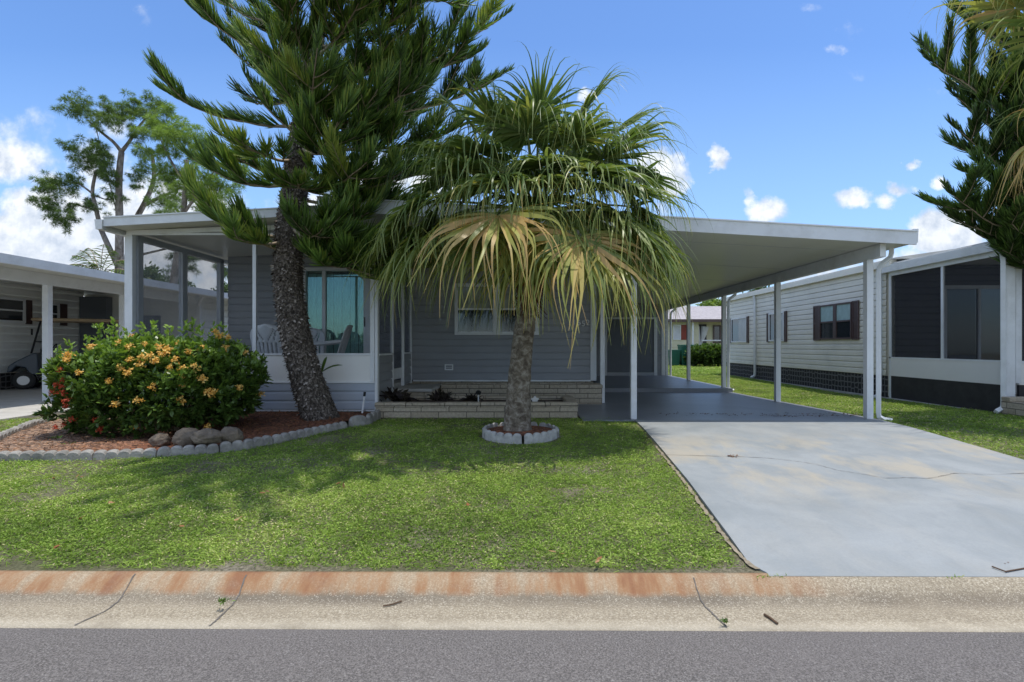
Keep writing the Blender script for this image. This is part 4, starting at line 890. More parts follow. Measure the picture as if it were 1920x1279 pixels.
# right edge Norfolk pine (trunk just outside the frame)
p2 = thing('norfolk_pine', (9.4, 9.1, 0), 'dark Norfolk pine at the right edge of the picture, trunk out of view', 'tree')
t2 = [(9.4, 9.1, -.02), (9.38, 9.1, 2), (9.38, 9.1, 4), (9.3, 9.1, 8.5)]
trunk_mesh(p2, t2, [.26, .2, .16, .04], 'bark', 60, 20, .08, 16.)
def br2(z, tx, ty, dd, **k): norfolk_branch(p2, (9.38, 9.1, z * 1.05), PX(tx, ty, 9.1 + max(dd, -.5)), **k)
for (z, tx, ty, dd, sag, ti) in ((4.6, 1722, 98, -.2, .5, .15), (5.2, 1800, 10, .1, .4, .12), (3.9, 1780, 165, .2, .5, .12), (3.3, 1782, 225, -.2, .5, .15), (2.9, 1835, 270, .3, .4, .12), (2.7, 1768, 345, -.3, .6, .2),
    (2.6, 1790, 400, .1, .5, .15), (2.3, 1825, 430, .2, .4, .12), (3.1, 1850, 320, -.8, .5, .25), (2.5, 1880, 400, -.9, .5, .25), (3.6, 1870, 200, -.9, .5, .22), (4.4, 1880, 110, -.6, .5, .18), (2.2, 1870, 460, .0, .5, .15), (5.6, 1870, -60, 0, .4, .1), (4.2, 1850, 130, .8, .4, .1), (3.2, 1870, 260, .9, .4, .1), (2.6, 1960, 300, -1.6, .4, .25), (4.5, 1960, 100, -1.4, .4, .2),
    (2.6, 1850, 365, .5, .5, .12), (3.4, 1900, 240, .3, .5, .12), (2.4, 1900, 430, .6, .5, .12), (3., 1910, 340, .2, .5, .15)):
    br2(z, tx, ty, dd, sag=sag, subs=5, tint=ti, L0=.32, dens=235)
for (z, dx, dy) in ((3, 2, .5), (3.6, 1.5, -1.5), (4.2, 1.8, 1.2), (2.7, 1.2, -2), (4.8, 1.2, -.8), (5.5, .8, .9), (6.5, .6, -.5), (6.2, -.9, .2), (7.2, .3, .3)): norfolk_branch(p2, (9.38, 9.1, z), (9.38 + dx, 9.1 + dy, z + .3), subs=4, tint=.2, dens=110)

# fan palms
def fan_leaf(parent, heart, hub, R0, tint, droop=1., nseg=64, spreaddeg=150, axis=None, yellow=0., wmax=.026, down=None):
    heart = np.array(heart); hub = np.array(hub); ax = nrm(hub - heart) if axis is None else nrm(np.array(axis, float))
    up = np.array([0, 0, 1.]); rad = np.array([ax[0], ax[1], 0]); ref = up + rad * .55; nn = nrm(ref - ax * np.dot(ref, ax)); e2 = np.cross(nn, ax)
    ang = np.radians(np.linspace(-spreaddeg, spreaddeg, nseg)) + rs.normal(0, .02, nseg)
    D = ax * np.cos(ang)[:, None] + e2 * np.sin(ang)[:, None] + nn * .12; D = nrm(D); sd = -ax * np.sin(ang)[:, None] + e2 * np.cos(ang)[:, None]
    sd = nrm(sd + nn * np.where(np.arange(nseg) % 2 == 0, .55, -.55)[:, None])
    L = R0 * (.95 + .26 * np.cos(ang * .8)) * rs.uniform(.80, 1.15, nseg); k = 13; out = np.zeros((nseg, k, 2, 3)); tt = np.zeros((nseg, k, 2))
    P = np.repeat(hub[None], nseg, 0) + D * .02; d = D.copy(); prof = [.2, .6, .95, 1., .95, .75, .5, .36, .28, .22, .16, .11, .06]; dr = np.clip(droop * rs.uniform(.6, 1.4, nseg), 0, 1.6)
    base = tint + rs.uniform(-.15, .15, nseg); base += np.where(rs.rand(nseg) < .07, .3, 0); ysel = rs.rand(nseg) < .6; base += yellow * np.where(rs.rand(nseg) < .28, .28, 0); ts = np.clip(.58 - .16 * droop + rs.normal(0, .06, nseg), .22, .8); sway = rs.normal(0, .20, (nseg, 3)) * [1, 1, .2]
    for i in range(k):
        h = sd * (wmax * R0 * prof[i]); out[:, i, 0] = P - h; out[:, i, 1] = P + h; t = i / (k - 1)
        tt[:, i, :] = (base + .26 * max(0, t - .45) + yellow * .36 * (1 - t * .7) * ysel)[:, None]
        g0 = np.clip((t - ts) * 8, 0, 1) * .42 * dr + .035 * droop; d = nrm(d + (np.array([0, 0, -1.]) + sway) * g0[:, None] + rs.normal(0, .025, (nseg, 3))); P = P + d * (L / (k - 1))[:, None]
    rb = RB(); rb.raw(out, tt); m = MB(); m.cur = 1
    c = (heart + hub) / 2 + np.array([0, 0, .12]); m.tube([tuple(q) for q in bez(heart, c, hub, 8)], list(np.linspace(.022, .010, 8)), 5)
    return rb.build('fan_leaf', ['fan', 'petiole'], parent, m)
M['petiole'] = simple('petiole', (.22, .24, .08), .5, .2)
QD = 7.05
qp = [PX(970, 822, QD), PX(970, 800, QD), PX(973, 720, QD), PX(980, 640, QD), PX(990, 565, QD), PX(996, 500, QD), PX(1003, 420, QD)]
palm = thing('fan_palm', (qp[0][0], QD, 0), 'fan palm with drooping green and yellowing leaves in the scalloped ring on the lawn', 'palm tree')
trunk_mesh(palm, qp, [.225, .18, .148, .135, .128, .15, .12], 'palmbark', 90, 32, .05, 12.)
# fibre boots below the crown
n = 420; rb = RB(); a = rs.rand(n) * 2 * math.pi; z = rs.uniform(1.62, 2.45, n); cx_ = np.interp(z, [1.0, 2.6], [qp[3][0], qp[6][0]])
rd = np.stack([np.cos(a), np.sin(a), np.zeros(n)], 1); Pb = np.stack([cx_, np.full(n, QD), z], 1) + rd * .13
Dn = nrm(rd * .5 + np.array([0, 0, 1.]) * rs.choice([-1, 1], n)[:, None] + rdir(n) * .3); rb.add(Pb, Dn, rd * .2, rs.uniform(.01, .04, n), sidevec(Dn, rd), rs.uniform(.08, .25, n), [1, .8, .3], rs.rand(n) * .5)
rb.build('boots', 'litter', palm)
heart = PX(1005, 400, QD)
HUBS = [ # px, py, depth offset, R(m), tint, yellow, droop
 (935, 404, -1.1, 1.3, .55, 1.0, 1.5), (1085, 446, -1.1, 1.25, .54, .9, 1.5), (1219, 490, -.25, .85, .42, .25, .9), (1186, 388, -.1, 1.0, .34, 0, 1.1),
 (1130, 300, -.2, 1.05, .34, 0, .7), (1036, 262, -.1, 1.15, .28, 0, .5), (1116, 322, -.8, 1.0, .40, 0, 1.1), (935, 235, -.1, 1.15, .33, 0, 1.0), (985, 230, .2, .95, .3, 0, .6),
 (885, 395, -.3, 1.15, .38, .2, 1.2), (815, 420, .1, 1.1, .36, .2, 1.3), (1025, 310, -.8, .9, .42, 0, 1.2), (900, 290, -.55, 1.05, .32, 0, 1.3), (1090, 215, .2, 1.0, .3, 0, .6),
 (1150, 250, .5, 1.0, .28, 0, .7), (1180, 440, .45, 1.0, .38, .2, 1.1), (1090, 480, .6, 1.0, .45, .4, 1.1), (870, 455, .4, 1.0, .4, .3, 1.2), (960, 470, .7, 1.1, .38, .2, 1.2), (985, 440, -.6, 1.1, .5, .6, 1.3),
 (1150, 440, -.6, 1.1, .42, .3, 1.3), (950, 310, .6, 1.05, .26, 0, 1.), (1060, 300, .7, 1., .26, 0, 1.), (880, 230, .5, 1.0, .28, 0, .9), (1010, 215, -.2, .9, .35, 0, .4), (1010, 372, -.7, .9, .45, .1, 1.4), (1000, 490, -.4, .8, .55, .6, 1.5),
 (1130, 500, -.2, 1.0, .48, .4, 1.3), (840, 340, .0, 1.0, .3, 0, 1.2)]
HUBS += [(1030, 345, -.75, 1.05, .40, .1, 1.3), (960, 350, -.8, 1.05, .40, .2, 1.4), (1100, 345, -.75, 1.0, .42, .1, 1.3), (820, 430, -.2, 1.2, .42, .2, 1.5), (760, 425, .1, 1.0, .40, .2, 1.4), (1000, 330, -.3, .9, .36, 0, 1.2), (1060, 330, -.2, .9, .36, 0, 1.2), (1160, 400, -.6, 1.1, .42, .2, 1.2), (900, 360, -.5, 1.1, .38, .1, 1.4),
 (905, 440, -.5, 1.05, .45, .3, 1.5), (1160, 350, -.5, 1.1, .4, 0, 1.4), (790, 380, -.3, 1.0, .35, .1, 1.5), (1200, 330, .1, 1.0, .32, 0, 1.1), (1060, 400, -.7, 1.0, .42, .1, 1.5), (1150, 470, -.8, 1.1, .5, .6, 1.4),
 (840, 290, -.1, 1.0, .32, 0, 1.5), (990, 250, -.6, 1.05, .34, 0, 1.5), (1080, 260, -.55, 1.0, .36, 0, 1.4), (1200, 430, -.5, 1.0, .4, .1, 1.3), (780, 450, -.1, .95, .42, .4, 1.7), (935, 335, -.8, 1., .36, 0, 1.6), (1170, 270, .0, 1.0, .32, 0, 1.2),
 (870, 320, -.6, 1.0, .33, 0, 1.6), (1130, 395, -.6, .9, .42, .1, 1.5), (1230, 455, .0, .8, .38, .1, 1.0)]
for (hx, hy, dd, r_, ti, yl_, dr_) in HUBS:
    hb = np.array(PX(hx, hy, QD + dd)); hz = np.array(heart) + np.array([0, 0, .1]); o_ = hb - hz; o_[2] = 0; o_ = nrm(o_ + np.array([0, -.15, 0]))
    v_ = (CY - hy) / F * QD + CH - 2.9      # height of the hub against the crown centre
    dn = np.interp(v_, [-.7, -.2, .3, .8, 1.4], [-1.6, -1.1, -.4, .25, 1.4]) + rs.uniform(-.3, .3); axv = o_ + np.array([0, 0, dn])
    fan_leaf(palm, heart, hb, r_ * (.86 if hy < 350 else .92), ti + .03, (max(dr_, .8) * 1.0 if hy < 350 else dr_ * .80), yellow=yl_, axis=axv, spreaddeg=(150 if hy < 350 else 112), nseg=(60 if hy < 350 else 54))
for k in range(7):   # spears
    a = PX(1010 + rs.uniform(-30, 30), 300, QD); e = np.array(PX(985 + k * 17, 150 + rs.uniform(-40, 40), QD + rs.uniform(-.2, .2)))
    rb = RB(); a = np.array([a]); Dv = nrm(e - a); rb.add(a, Dv, np.array([[0, 0, -.03]]), .02, sidevec(Dv, np.array([[0, 1., 0]])), np.linalg.norm(e - a[0]), [.5, 1, .8, .5, .15], .3); rb.build('spear_leaf', 'fan', palm)
palm2 = thing('fan_palm', (10.1, 8.0, 0), 'fan palm reaching in at the top right corner with a brown dead frond', 'palm tree')
h2 = (10.0, 8.0, 5.0); trunk_mesh(palm2, [(10.1, 8.0, -.05), (10.05, 8.0, 2.4), h2], [.2, .15, .14], 'palmbark', 40, 20, .05, 12.)
for (hx, hy, dd, r_, ti, yl_, dr_) in ((1905, 15, .0, 1.0, .62, .15, 1.3), (1960, -60, -.3, 1.2, .6, .1, 1.), (1900, -60, .4, .9, .58, .1, 1.4), (2010, 190, .1, .95, .5, .2, .9), (2010, 60, -.5, 1.1, .5, .1, 1.), (1990, 250, -.3, .9, 1., .0, 2.6), (2150, -150, .8, 1.1, .4, 0, 1.), (2250, 100, -.6, 1.1, .4, 0, 1.), (2300, -60, .3, 1.1, .4, 0, 1.)):
    fan_leaf(palm2, h2, PX(hx, hy, 7.9 + dd), r_ * 1.2, ti, dr_, yellow=yl_, spreaddeg=(150 if ti < .9 else 70), nseg=60)

# background slash pine
def puff(rb, c, r, n, tint):
    for _ in range(5):
        q = np.array(c) + rs.normal(0, r * .40, 3); D = rdir(n); D[:, 2] = D[:, 2] * .7 + .25; D = nrm(D); P = q + D * r * .12
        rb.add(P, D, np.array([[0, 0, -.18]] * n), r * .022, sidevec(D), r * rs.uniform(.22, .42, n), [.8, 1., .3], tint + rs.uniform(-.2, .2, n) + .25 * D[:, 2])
def limb_tree(name, loc, label, D0, limbs, puffs, rp=.42, npf=70, tint=.45, woodmat='pinebark'):
    t = thing(name, loc, label, 'tree')
    m = MB()
    for pts, r0, r1 in limbs:
        pl = [PX(a, b, D0 + (q[0] if q else 0)) for a, b, *q in pts]; P = np.array(pl); cum = np.concatenate([[0], np.cumsum(np.linalg.norm(np.diff(P, axis=0), axis=1))]); s_ = np.linspace(0, cum[-1], max(8, len(pl) * 4))
        Q = np.stack([np.interp(s_, cum, P[:, k]) for k in range(3)], 1)
        for _ in range(2): Q[1:-1] = (Q[:-2] + Q[1:-1] * 2 + Q[2:]) / 4
        m.tube([tuple(q) for q in Q], list(np.linspace(r0, r1, len(Q))), 10, .1, 5.)
    m.build('trunk', woodmat, t, smooth=True)
    rb = RB()
    for (a, b, rx, ry, k, ti) in puffs:
        for _ in range(k):
            q = rs.normal(0, .5, 3); q /= max(1, np.linalg.norm(q) / 1.)
            c = PX(a + q[0] * rx, b + q[1] * ry, D0 + q[2] * rx * D0 / F); puff(rb, c, rp * rs.uniform(.7, 1.2), int(npf * 1.5), tint + ti)
    rb.build('crown', 'needle', t); return t
BDp = 21.
gx = PX(228, 700, BDp)
limb_tree('slash_pine', (gx[0], BDp, 0), 'open crowned pine with twisting grey limbs behind the left end of the roof', BDp,
 [([(226, 700), (224, 520), (224, 400), (222, 330), (228, 285)], .20, .10), ([(228, 285), (215, 268), (180, 240), (165, 225)], .07, .03), ([(228, 285), (245, 262), (262, 235), (280, 215)], .07, .03),
  ([(222, 500), (205, 465), (187, 425), (180, 390), (172, 360), (180, 320)], .11, .05), ([(180, 395), (165, 390), (130, 380)], .04, .02), ([(172, 362), (150, 345), (120, 340)], .04, .02), ([(172, 365), (200, 375), (225, 372)], .03, .015),
  ([(228, 560, .5), (250, 420, 1), (280, 365, 1), (292, 330, 1), (285, 290, 1)], .16, .06), ([(270, 385, 1), (300, 370, .6), (345, 350, .4)], .08, .03), ([(292, 330, 1), (315, 310, .6)], .05, .02),
  ([(255, 480, .2), (330, 462), (352, 478), (350, 510)], .05, .02), ([(352, 478), (410, 495), (450, 505)], .03, .015), ([(224, 420), (180, 240)], .02, .015)],
 [(165, 205, 45, 30, 15, .05), (205, 225, 45, 30, 9, .05), (240, 210, 30, 30, 9, .1), (275, 205, 42, 32, 15, .15), (250, 250, 40, 20, 6, 0), (150, 290, 40, 28, 12, .05), (190, 290, 38, 30, 11, .0), (215, 320, 30, 40, 6, -.05), (95, 345, 26, 22, 9, .05), (135, 340, 25, 16, 5, 0),
  (85, 385, 28, 20, 9, .0), (130, 410, 26, 24, 10, 0), (165, 385, 25, 20, 4, -.05), (215, 375, 22, 18, 4, 0), (270, 300, 40, 35, 9, .05), (262, 345, 30, 25, 5, 0), (310, 380, 40, 20, 6, 0), (345, 488, 22, 20, 8, -.2), (418, 505, 16, 16, 5, -.2), (330, 512, 14, 10, 3, -.2)], .40, 75)
limb_tree('slash_pine', (-12.6, 18.5, 0), 'sunlit bright green pine behind the porch roof, left of the Norfolk pine', 18.5,
 [([(300, 700), (330, 500), (345, 400), (350, 300)], .18, .06), ([(345, 400), (380, 350), (410, 310)], .05, .02), ([(348, 350), (320, 300), (300, 260)], .05, .02)],
 [(310, 240, 40, 40, 14, .4), (345, 270, 50, 50, 18, .45), (380, 310, 50, 50, 18, .45), (340, 340, 50, 35, 12, .35), (390, 370, 40, 30, 12, .35), (430, 330, 40, 50, 12, .4), (350, 395, 45, 20, 8, .25)], .42, 80)  # sunlight on this crown is painted in by the raised puff tints
# small feather palm
fp = thing('feather_palm', (*PX(185, 700, 19.)[:2], 0), 'small feather leaved palm rising behind the white carport roof', 'palm tree')
MB().tube([PX(190, 705, 19.), PX(188, 520, 19.)], [.14, .11], 10, .06).build('trunk', 'palmbark', fp)
for (tx, ty, sg) in ((122, 500, -.2), (135, 480, -.3), (150, 470, -.4), (165, 465, -.5), (215, 470, -.4), (240, 490, -.3), (195, 458, -.6), (250, 515, -.2), (128, 520, -.2), (175, 500, .1)):
    a = np.array(PX(188, 518, 19.)); b = np.array(PX(tx, ty, 19. + rs.uniform(-.8, .8))); path = bez(a, (a + b) / 2 + np.array([0, 0, .45]), b, 12); rb = RB(); n = 90
    t = rs.rand(n); i = (t * 10.9).astype(int); Pq = path[i]; T = nrm(path[i + 1] - path[i]); sd = nrm(np.cross(T, [0, 0, 1.])) * rs.choice([-1, 1], n)[:, None]; Dq = nrm(T * .6 + sd * .8 + [0, 0, -.2]); rb.add(Pq, Dq, np.array([[0, 0, -.35]] * n), .03, sidevec(Dq), .45 * np.sin(np.pi * (.15 + .8 * t)), [.6, 1, .2], .45 + rs.rand(n) * .4)
    m = MB(); m.cur = 1; m.tube([tuple(q) for q in path], .015, 4); rb.build('frond', ['needle', 'wood'], fp, m)
# far trees
def blob_tree(px, py, rx, ry, D0, label, tint, k=26, name='distant_tree'):
    b = PX(px, py, D0); t = thing(name, (b[0], D0, 0), label, 'tree', 'distant trees beyond the roofs'); MB().tube([(b[0], D0, 0), b], [.2, .08], 8).build('trunk', 'pinebark', t)
    rb = RB()
    for _ in range(k):
        q = rs.normal(0, .5, 3); c = PX(px + q[0] * rx, py + q[1] * ry, D0 + q[2] * 1.2); n = 60; Dd = rdir(n); Pp = np.array(c) + rs.normal(0, .25, (n, 3)) * D0 / 40; rb.add(Pp, Dd, Dd * 0, .13 * D0 / 40, sidevec(Dd), .28 * D0 / 40, [.5, 1, .2], tint + rs.rand(n) * .35)
    rb.build('crown', 'needle', t)
blob_tree(1425, 556, 24, 8, 42, 'dark tree top showing above the cream neighbour roof', .0)
blob_tree(1340, 578, 20, 8, 44, 'yellow green tree top above the far grey roof', .6)
blob_tree(278, 522, 16, 12, 40, 'small dark tree top at the left of the porch window', .0)
blob_tree(337, 541, 14, 7, 42, 'low dark tree top in the middle of the porch window', .0)
blob_tree(425, 552, 20, 7, 42, 'low tree top at the right end of the porch window', .1)

# ------------------------------------------------------------------ shrubs
def shrub(name, label, cx, cy, z0, hx, hy, hz, nshoot, ll, lw, tint, mat='bush', sprigs=(), power=3.1, lump=.19, cat='shrub'):
    t = thing(name, (cx, cy, z0), label, cat)
    d = rdir(nshoot * 2); d = d[d[:, 2] > -.75][:nshoot]; n = len(d)
    r = 1 / (np.abs(d[:, 0]) ** power + np.abs(d[:, 1]) ** power + np.abs(d[:, 2]) ** power) ** (1 / power)
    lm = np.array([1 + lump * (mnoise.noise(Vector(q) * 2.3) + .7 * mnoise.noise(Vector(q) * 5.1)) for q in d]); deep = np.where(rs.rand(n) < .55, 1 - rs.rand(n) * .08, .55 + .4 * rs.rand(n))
    c = np.array([cx, cy, z0 + hz]) + d * (r * lm * deep)[:, None] * np.array([hx, hy, hz]); rb = RB(); kk = 8
    P = np.repeat(c, kk, 0) + rs.normal(0, .015, (n * kk, 3)); ax = nrm(np.repeat(nrm(d / np.array([hx, hy, hz]) * hz), kk, 0) * .6 + np.array([0, 0, .65]) + rs.normal(0, .12, (n * kk, 3)))
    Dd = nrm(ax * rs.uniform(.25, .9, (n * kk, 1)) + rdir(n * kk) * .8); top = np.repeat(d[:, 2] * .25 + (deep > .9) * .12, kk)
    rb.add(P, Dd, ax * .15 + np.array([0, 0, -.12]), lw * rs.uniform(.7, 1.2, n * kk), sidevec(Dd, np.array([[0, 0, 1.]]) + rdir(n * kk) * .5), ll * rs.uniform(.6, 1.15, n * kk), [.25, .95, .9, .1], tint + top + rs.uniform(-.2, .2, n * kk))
    for (a, b) in sprigs:
        q = np.array(PX(a, b + 12, cy + rs.uniform(-.3, .3))); n = 26; Dd = nrm(rdir(n) * .8 + np.array([0, 0, .9])); P = q + np.array([0, 0, 1.]) * rs.uniform(-.14, .08, (n, 1)) + rs.normal(0, .02, (n, 3)); rb.add(P, Dd, Dd * 0 + np.array([0, 0, -.1]), .03, sidevec(Dd), rs.uniform(.05, .09, n), [.25, 1, .9, .1], .75 + rs.rand(n) * .25)
    rb.build('foliage', mat, t)
    m = MB()
    for k in range(16):
        a = rs.rand() * 6.28; q = (cx + math.cos(a) * hx * .6 * rs.rand() ** .5, cy + math.sin(a) * hy * .6, z0 + hz * 1.2); m.tube([(cx + math.cos(a) * hx * .25, cy + math.sin(a) * hy * .2, z0 - .05), q], [.018, .006], 5)
    m.build('stems', 'wood', t); return t, (cx, cy, z0 + hz, hx, hy, hz, power)
BY = 7.35; bx0, bx1 = (100 - CX) * BY / F, (490 - CX) * BY / F; hx = (bx1 - bx0) / 2; bcx = (bx0 + bx1) / 2
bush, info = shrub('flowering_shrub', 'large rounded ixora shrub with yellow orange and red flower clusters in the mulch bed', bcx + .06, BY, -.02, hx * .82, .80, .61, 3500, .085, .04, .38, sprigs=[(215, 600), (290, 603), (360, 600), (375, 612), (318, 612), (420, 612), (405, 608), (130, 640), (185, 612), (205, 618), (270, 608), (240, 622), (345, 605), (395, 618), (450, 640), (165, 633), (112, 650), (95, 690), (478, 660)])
def flower(parent, px, py, s, mat, dd=None):
    # find the front surface of the shrub on this view line
    cx, cy, cz, ax_, ay_, az_, pw = info; best = None
    for d in np.linspace(5.9, 8.2, 140):
        q = PX(px, py, d); v_ = (abs((q[0] - cx) / ax_) ** pw + abs((q[1] - cy) / ay_) ** pw + abs((q[2] - cz) / az_) ** pw)
        if v_ < 1.12: best = q; break
    if best is None: best = PX(px, py, cy)
    n = 46; rb = RB(); c = np.array(best); D = rdir(n); D = nrm(D + np.array([0, -.7, .5])); P = c + D * s * .55 + rs.normal(0, s * .2, (n, 3)); fl = rdir(n)
    rb.add(P, fl, fl * 0, s * .34, sidevec(fl, D), s * .5, [.3, 1, .2], rs.rand(n)); rb.build('flower_cluster', mat, parent)
FL = [(173, 651), (225, 645), (245, 652), (273, 646), (300, 652), (335, 646), (380, 655), (428, 634), (424, 653), (461, 662), (227, 690), (241, 700), (243, 675), (268, 672), (282, 668), (313, 663), (330, 676), (345, 706), (342, 692), (366, 690), (380, 711), (288, 725), (205, 716), (259, 752), (391, 736), (449, 729), (489, 740), (253, 802), (390, 801), (219, 758), (345, 722), (265, 683), (302, 664), (404, 622), (412, 630), (293, 678), (128, 668), (126, 675), (340, 752), (150, 700), (320, 690), (355, 660), (250, 632), (398, 737), (318, 655)]
for (a, b) in FL: flower(bush, a, b, rs.uniform(.045, .07), 'flower')
for (a, b) in [(112, 695), (118, 712), (106, 722), (120, 737), (125, 752), (124, 762), (116, 725), (100, 735), (135, 787), (120, 797), (178, 788), (188, 806), (105, 803)]: flower(bush, a, b, rs.uniform(.035, .055), 'flowerred')
shrub('dark_shrub', 'dark low shrub in front of the far yellow cottage', (1330 - CX) * 30.5 / F, 30.5, 0, 1.05, .8, .55, 700, .22, .10, .12)
def small_plant(px, py, label, n=60, s=.2, mat='burg', tint=.4, d=None):
    x, y, z = PX(px, py, d) if d else P2(px, py); t = RB(); Dd = nrm(rdir(n) * .9 + np.array([0, 0, .8])); P = np.array([x, y, z]) + rs.normal(0, s * .3, (n, 3)) * np.array([1, .6, .25]); t.add(P, Dd, np.array([[0, 0, -.3]] * n), s * .18, sidevec(Dd), s * rs.uniform(.5, 1.1, n), [.3, 1, .8, .1], tint + rs.uniform(-.3, .3, n))
    m = MB(); o = t.build('low_plant', mat); return o
for (px, py, l, s) in ((742, 748, 'dark leafy plant in the stone planter, nearest the porch corner', .30), (826, 748, 'dark burgundy plant in the middle of the stone planter', .22), (886, 750, 'small dark plant beside the solar light in the planter', .17)):
    x, y, _ = PX(px, py, 9.1); o = small_plant(px, py, l, 90, s, d=9.1); tag(o, l, 'plant')
tag(small_plant(105, 826, '', 50, .10, 'bush', .8), 'pale green weed in the mulch in front of the shrub', 'plant')
tag(small_plant(130, 838, '', 60, .09, 'bush', .8), 'bright green weed at the scalloped edging near the shrub', 'plant')
tag(small_plant(52, 822, '', 24, .06, 'bush', .6), 'tiny yellowish weed alone in the mulch at the far left', 'plant')
tag(small_plant(418, 1128, '', 40, .035, 'bush', .5, d=2.8), 'weed growing out of the gutter crack on the left', 'plant')
tag(small_plant(1360, 1166, '', 40, .03, 'bush', .3, d=2.62), 'small grey green weed in the gutter crack at the asphalt edge', 'plant')
tag(small_plant(1506, 1078, '', 40, .03, 'bush', .4, d=3.1), 'small weed tuft at the foot of the driveway', 'plant')
# the long leaf by the trunk
rb = RB(); a = np.array([PX(600, 700, 8.45), PX(602, 702, 8.5), PX(600, 706, 8.4)]); e = np.array([PX(645, 677, 8.4), PX(615, 655, 8.5), PX(560, 670, 8.55)]); Dv = nrm(e - a + np.array([0, 0, .12])); rb.add(a, Dv, np.array([[0, 0, -.35]] * 3), .06, sidevec(Dv, np.array([[0, -.5, 1.]] * 3)), np.linalg.norm(e - a, axis=1) * 1.08, [.4, .8, 1, 1, .8, .15], .45)
m = MB(); m.cur = 1; m.tube([PX(600, 760, 8.5), PX(600, 702, 8.46)], .015, 5); o = rb.build('broad_leaf_plant', ['bush', 'wood'], None, m); tag(o, 'single long green strap leaf sticking out behind the pine trunk', 'plant')

# ------------------------------------------------------------------ beds: mulch, edging, rocks
bed = [P2(*p)[:2] for p in [(0, 858), (100, 858), (275, 852), (400, 843), (520, 822), (600, 805), (690, 790), (718, 778)]]
bedback = [(-2.42, 8.86), (-6.5, 8.86), (-6.9, 8.3)] + [P2(*p)[:2] for p in [(85, 797), (40, 812), (0, 828)]] + [(-6.9, 6.2)]
from mathutils.geometry import delaunay_2d_cdt
def inpoly(x, y, poly):
    c = np.zeros(np.shape(x), bool); n = len(poly)
    for i in range(n):
        x0, y0 = poly[i]; x1, y1 = poly[(i + 1) % n]; k = ((y0 > y) != (y1 > y)) & (x < (x1 - x0) * (y - y0) / ((y1 - y0) if y1 != y0 else 1e-9) + x0); c ^= k
    return c
bpoly = bed + bedback
gxx = np.arange(-7.4, -2.2, .12); gyy = np.arange(5.2, 9.1, .12); XX, YY = np.meshgrid(gxx, gyy); ins = inpoly(XX, YY, bpoly)
pts = [Vector(p) for p in bpoly] + [Vector((a, b)) for a, b in zip(XX[ins], YY[ins])]
vv, ee, ff, *_ = delaunay_2d_cdt(pts, [(i, (i + 1) % len(bpoly)) for i in range(len(bpoly))], [], 1, 1e-4)
m = MB(); m.add([(p[0], p[1], gz(0, p[1]) + .035 + .02 * mnoise.noise(Vector((p[0] * 3, p[1] * 3, 0))) + .05 * max(0, min(1, (p[1] - 7.6)))) for p in vv], [tuple(f) for f in ff])
tag(m.build('mulch_bed', 'mulch', smooth=True), kind='structure')
# mulch chips
n = 9000; x = rs.uniform(-7.3, -2.3, n); y = rs.uniform(5.3, 9., n); k = inpoly(x, y, bpoly); x, y = x[k], y[k]; n = len(x); Dd = nrm(rs.normal(size=(n, 3)) * [1, 1, .25]); rb = RB(); P = np.stack([x, y, gz_np(y) + .04 + .05 * np.clip(y - 7.6, 0, 1) + rs.uniform(0, .015, n)], 1); rb.add(P, Dd, Dd * 0, rs.uniform(.006, .014, n), sidevec(Dd, np.array([[0, 0, 1.]]) + rdir(n) * .4), rs.uniform(.02, .06, n), [.7, 1, .6], rs.rand(n) * .75)
tag(rb.build('mulch_chips', 'litter'), kind='stuff')
def edging(path, label_fn, mat='paver', h=.105, seglen=.6, nsc=5, thick=.06, grp=None, joints=None, tilt=0):
    P = np.array(path, float); cum = np.concatenate([[0], np.cumsum(np.linalg.norm(np.diff(P, axis=0), axis=1))]); tot = cum[-1]; ns_ = joints or max(1, int(round(tot / seglen))); out = []
    for s in range(ns_):
        a, b = tot * s / ns_ + .006, tot * (s + 1) / ns_ - .006; n = nsc * 8 + 1; m = MB(); rows = [[], [], [], []]; dz = rs.uniform(-.015, .012); dn = rs.uniform(-.012, .012)
        for i in range(n):
            q = a + (b - a) * i / (n - 1); p = np.array([np.interp(q, cum, P[:, 0]), np.interp(q, cum, P[:, 1])]); p2_ = np.array([np.interp(min(q + .05, tot), cum, P[:, 0]), np.interp(min(q + .05, tot), cum, P[:, 1])]) - np.array([np.interp(max(q - .05, 0), cum, P[:, 0]), np.interp(max(q - .05, 0), cum, P[:, 1])]); T = p2_ / np.linalg.norm(p2_); N_ = np.array([T[1], -T[0]])
            ph = (i / (n - 1) * nsc) % 1; sc = math.sqrt(max(0, 1 - (2 * ph - 1) ** 2)); bul = sc * .16 * thick; zg = gz(0, p[1]); top = zg + h * (.66 + .34 * sc) + dz
            fo = p + N_ * (thick * .35 + bul * .7 + dn); bo = p - N_ * (thick * .5 + bul * .3 - dn)
            rows[0].append((fo[0], fo[1], zg - .05)); rows[1].append((fo[0], fo[1], top - .02)); rows[2].append((fo[0] - N_[0] * .02, fo[1] - N_[1] * .02, top)); rows[3].append((bo[0], bo[1], top))
        rows.append([(r[0], r[1], -.2) for r in rows[3]]); m.sheet(rows); 
        nn_ = n; m.add([rows[r][0] for r in range(5)], [(0, 1, 2, 3, 4)]); m.add([rows[r][-1] for r in range(5)], [(4, 3, 2, 1, 0)])
        o = m.build('edging_block', mat); tag(o, label_fn(s, ns_), 'garden edging', grp); out.append(o)
    return out
ordn = ['first', 'second', 'third', 'fourth', 'fifth', 'sixth', 'seventh', 'eighth', 'ninth', 'tenth', 'eleventh', 'twelfth', 'thirteenth', 'fourteenth', 'fifteenth', 'sixteenth']
ep = [P2(*p)[:2] for p in [(-60, 868), (0, 865), (140, 863), (275, 858), (335, 854), (400, 850), (460, 843), (520, 831), (600, 813), (650, 803)]]
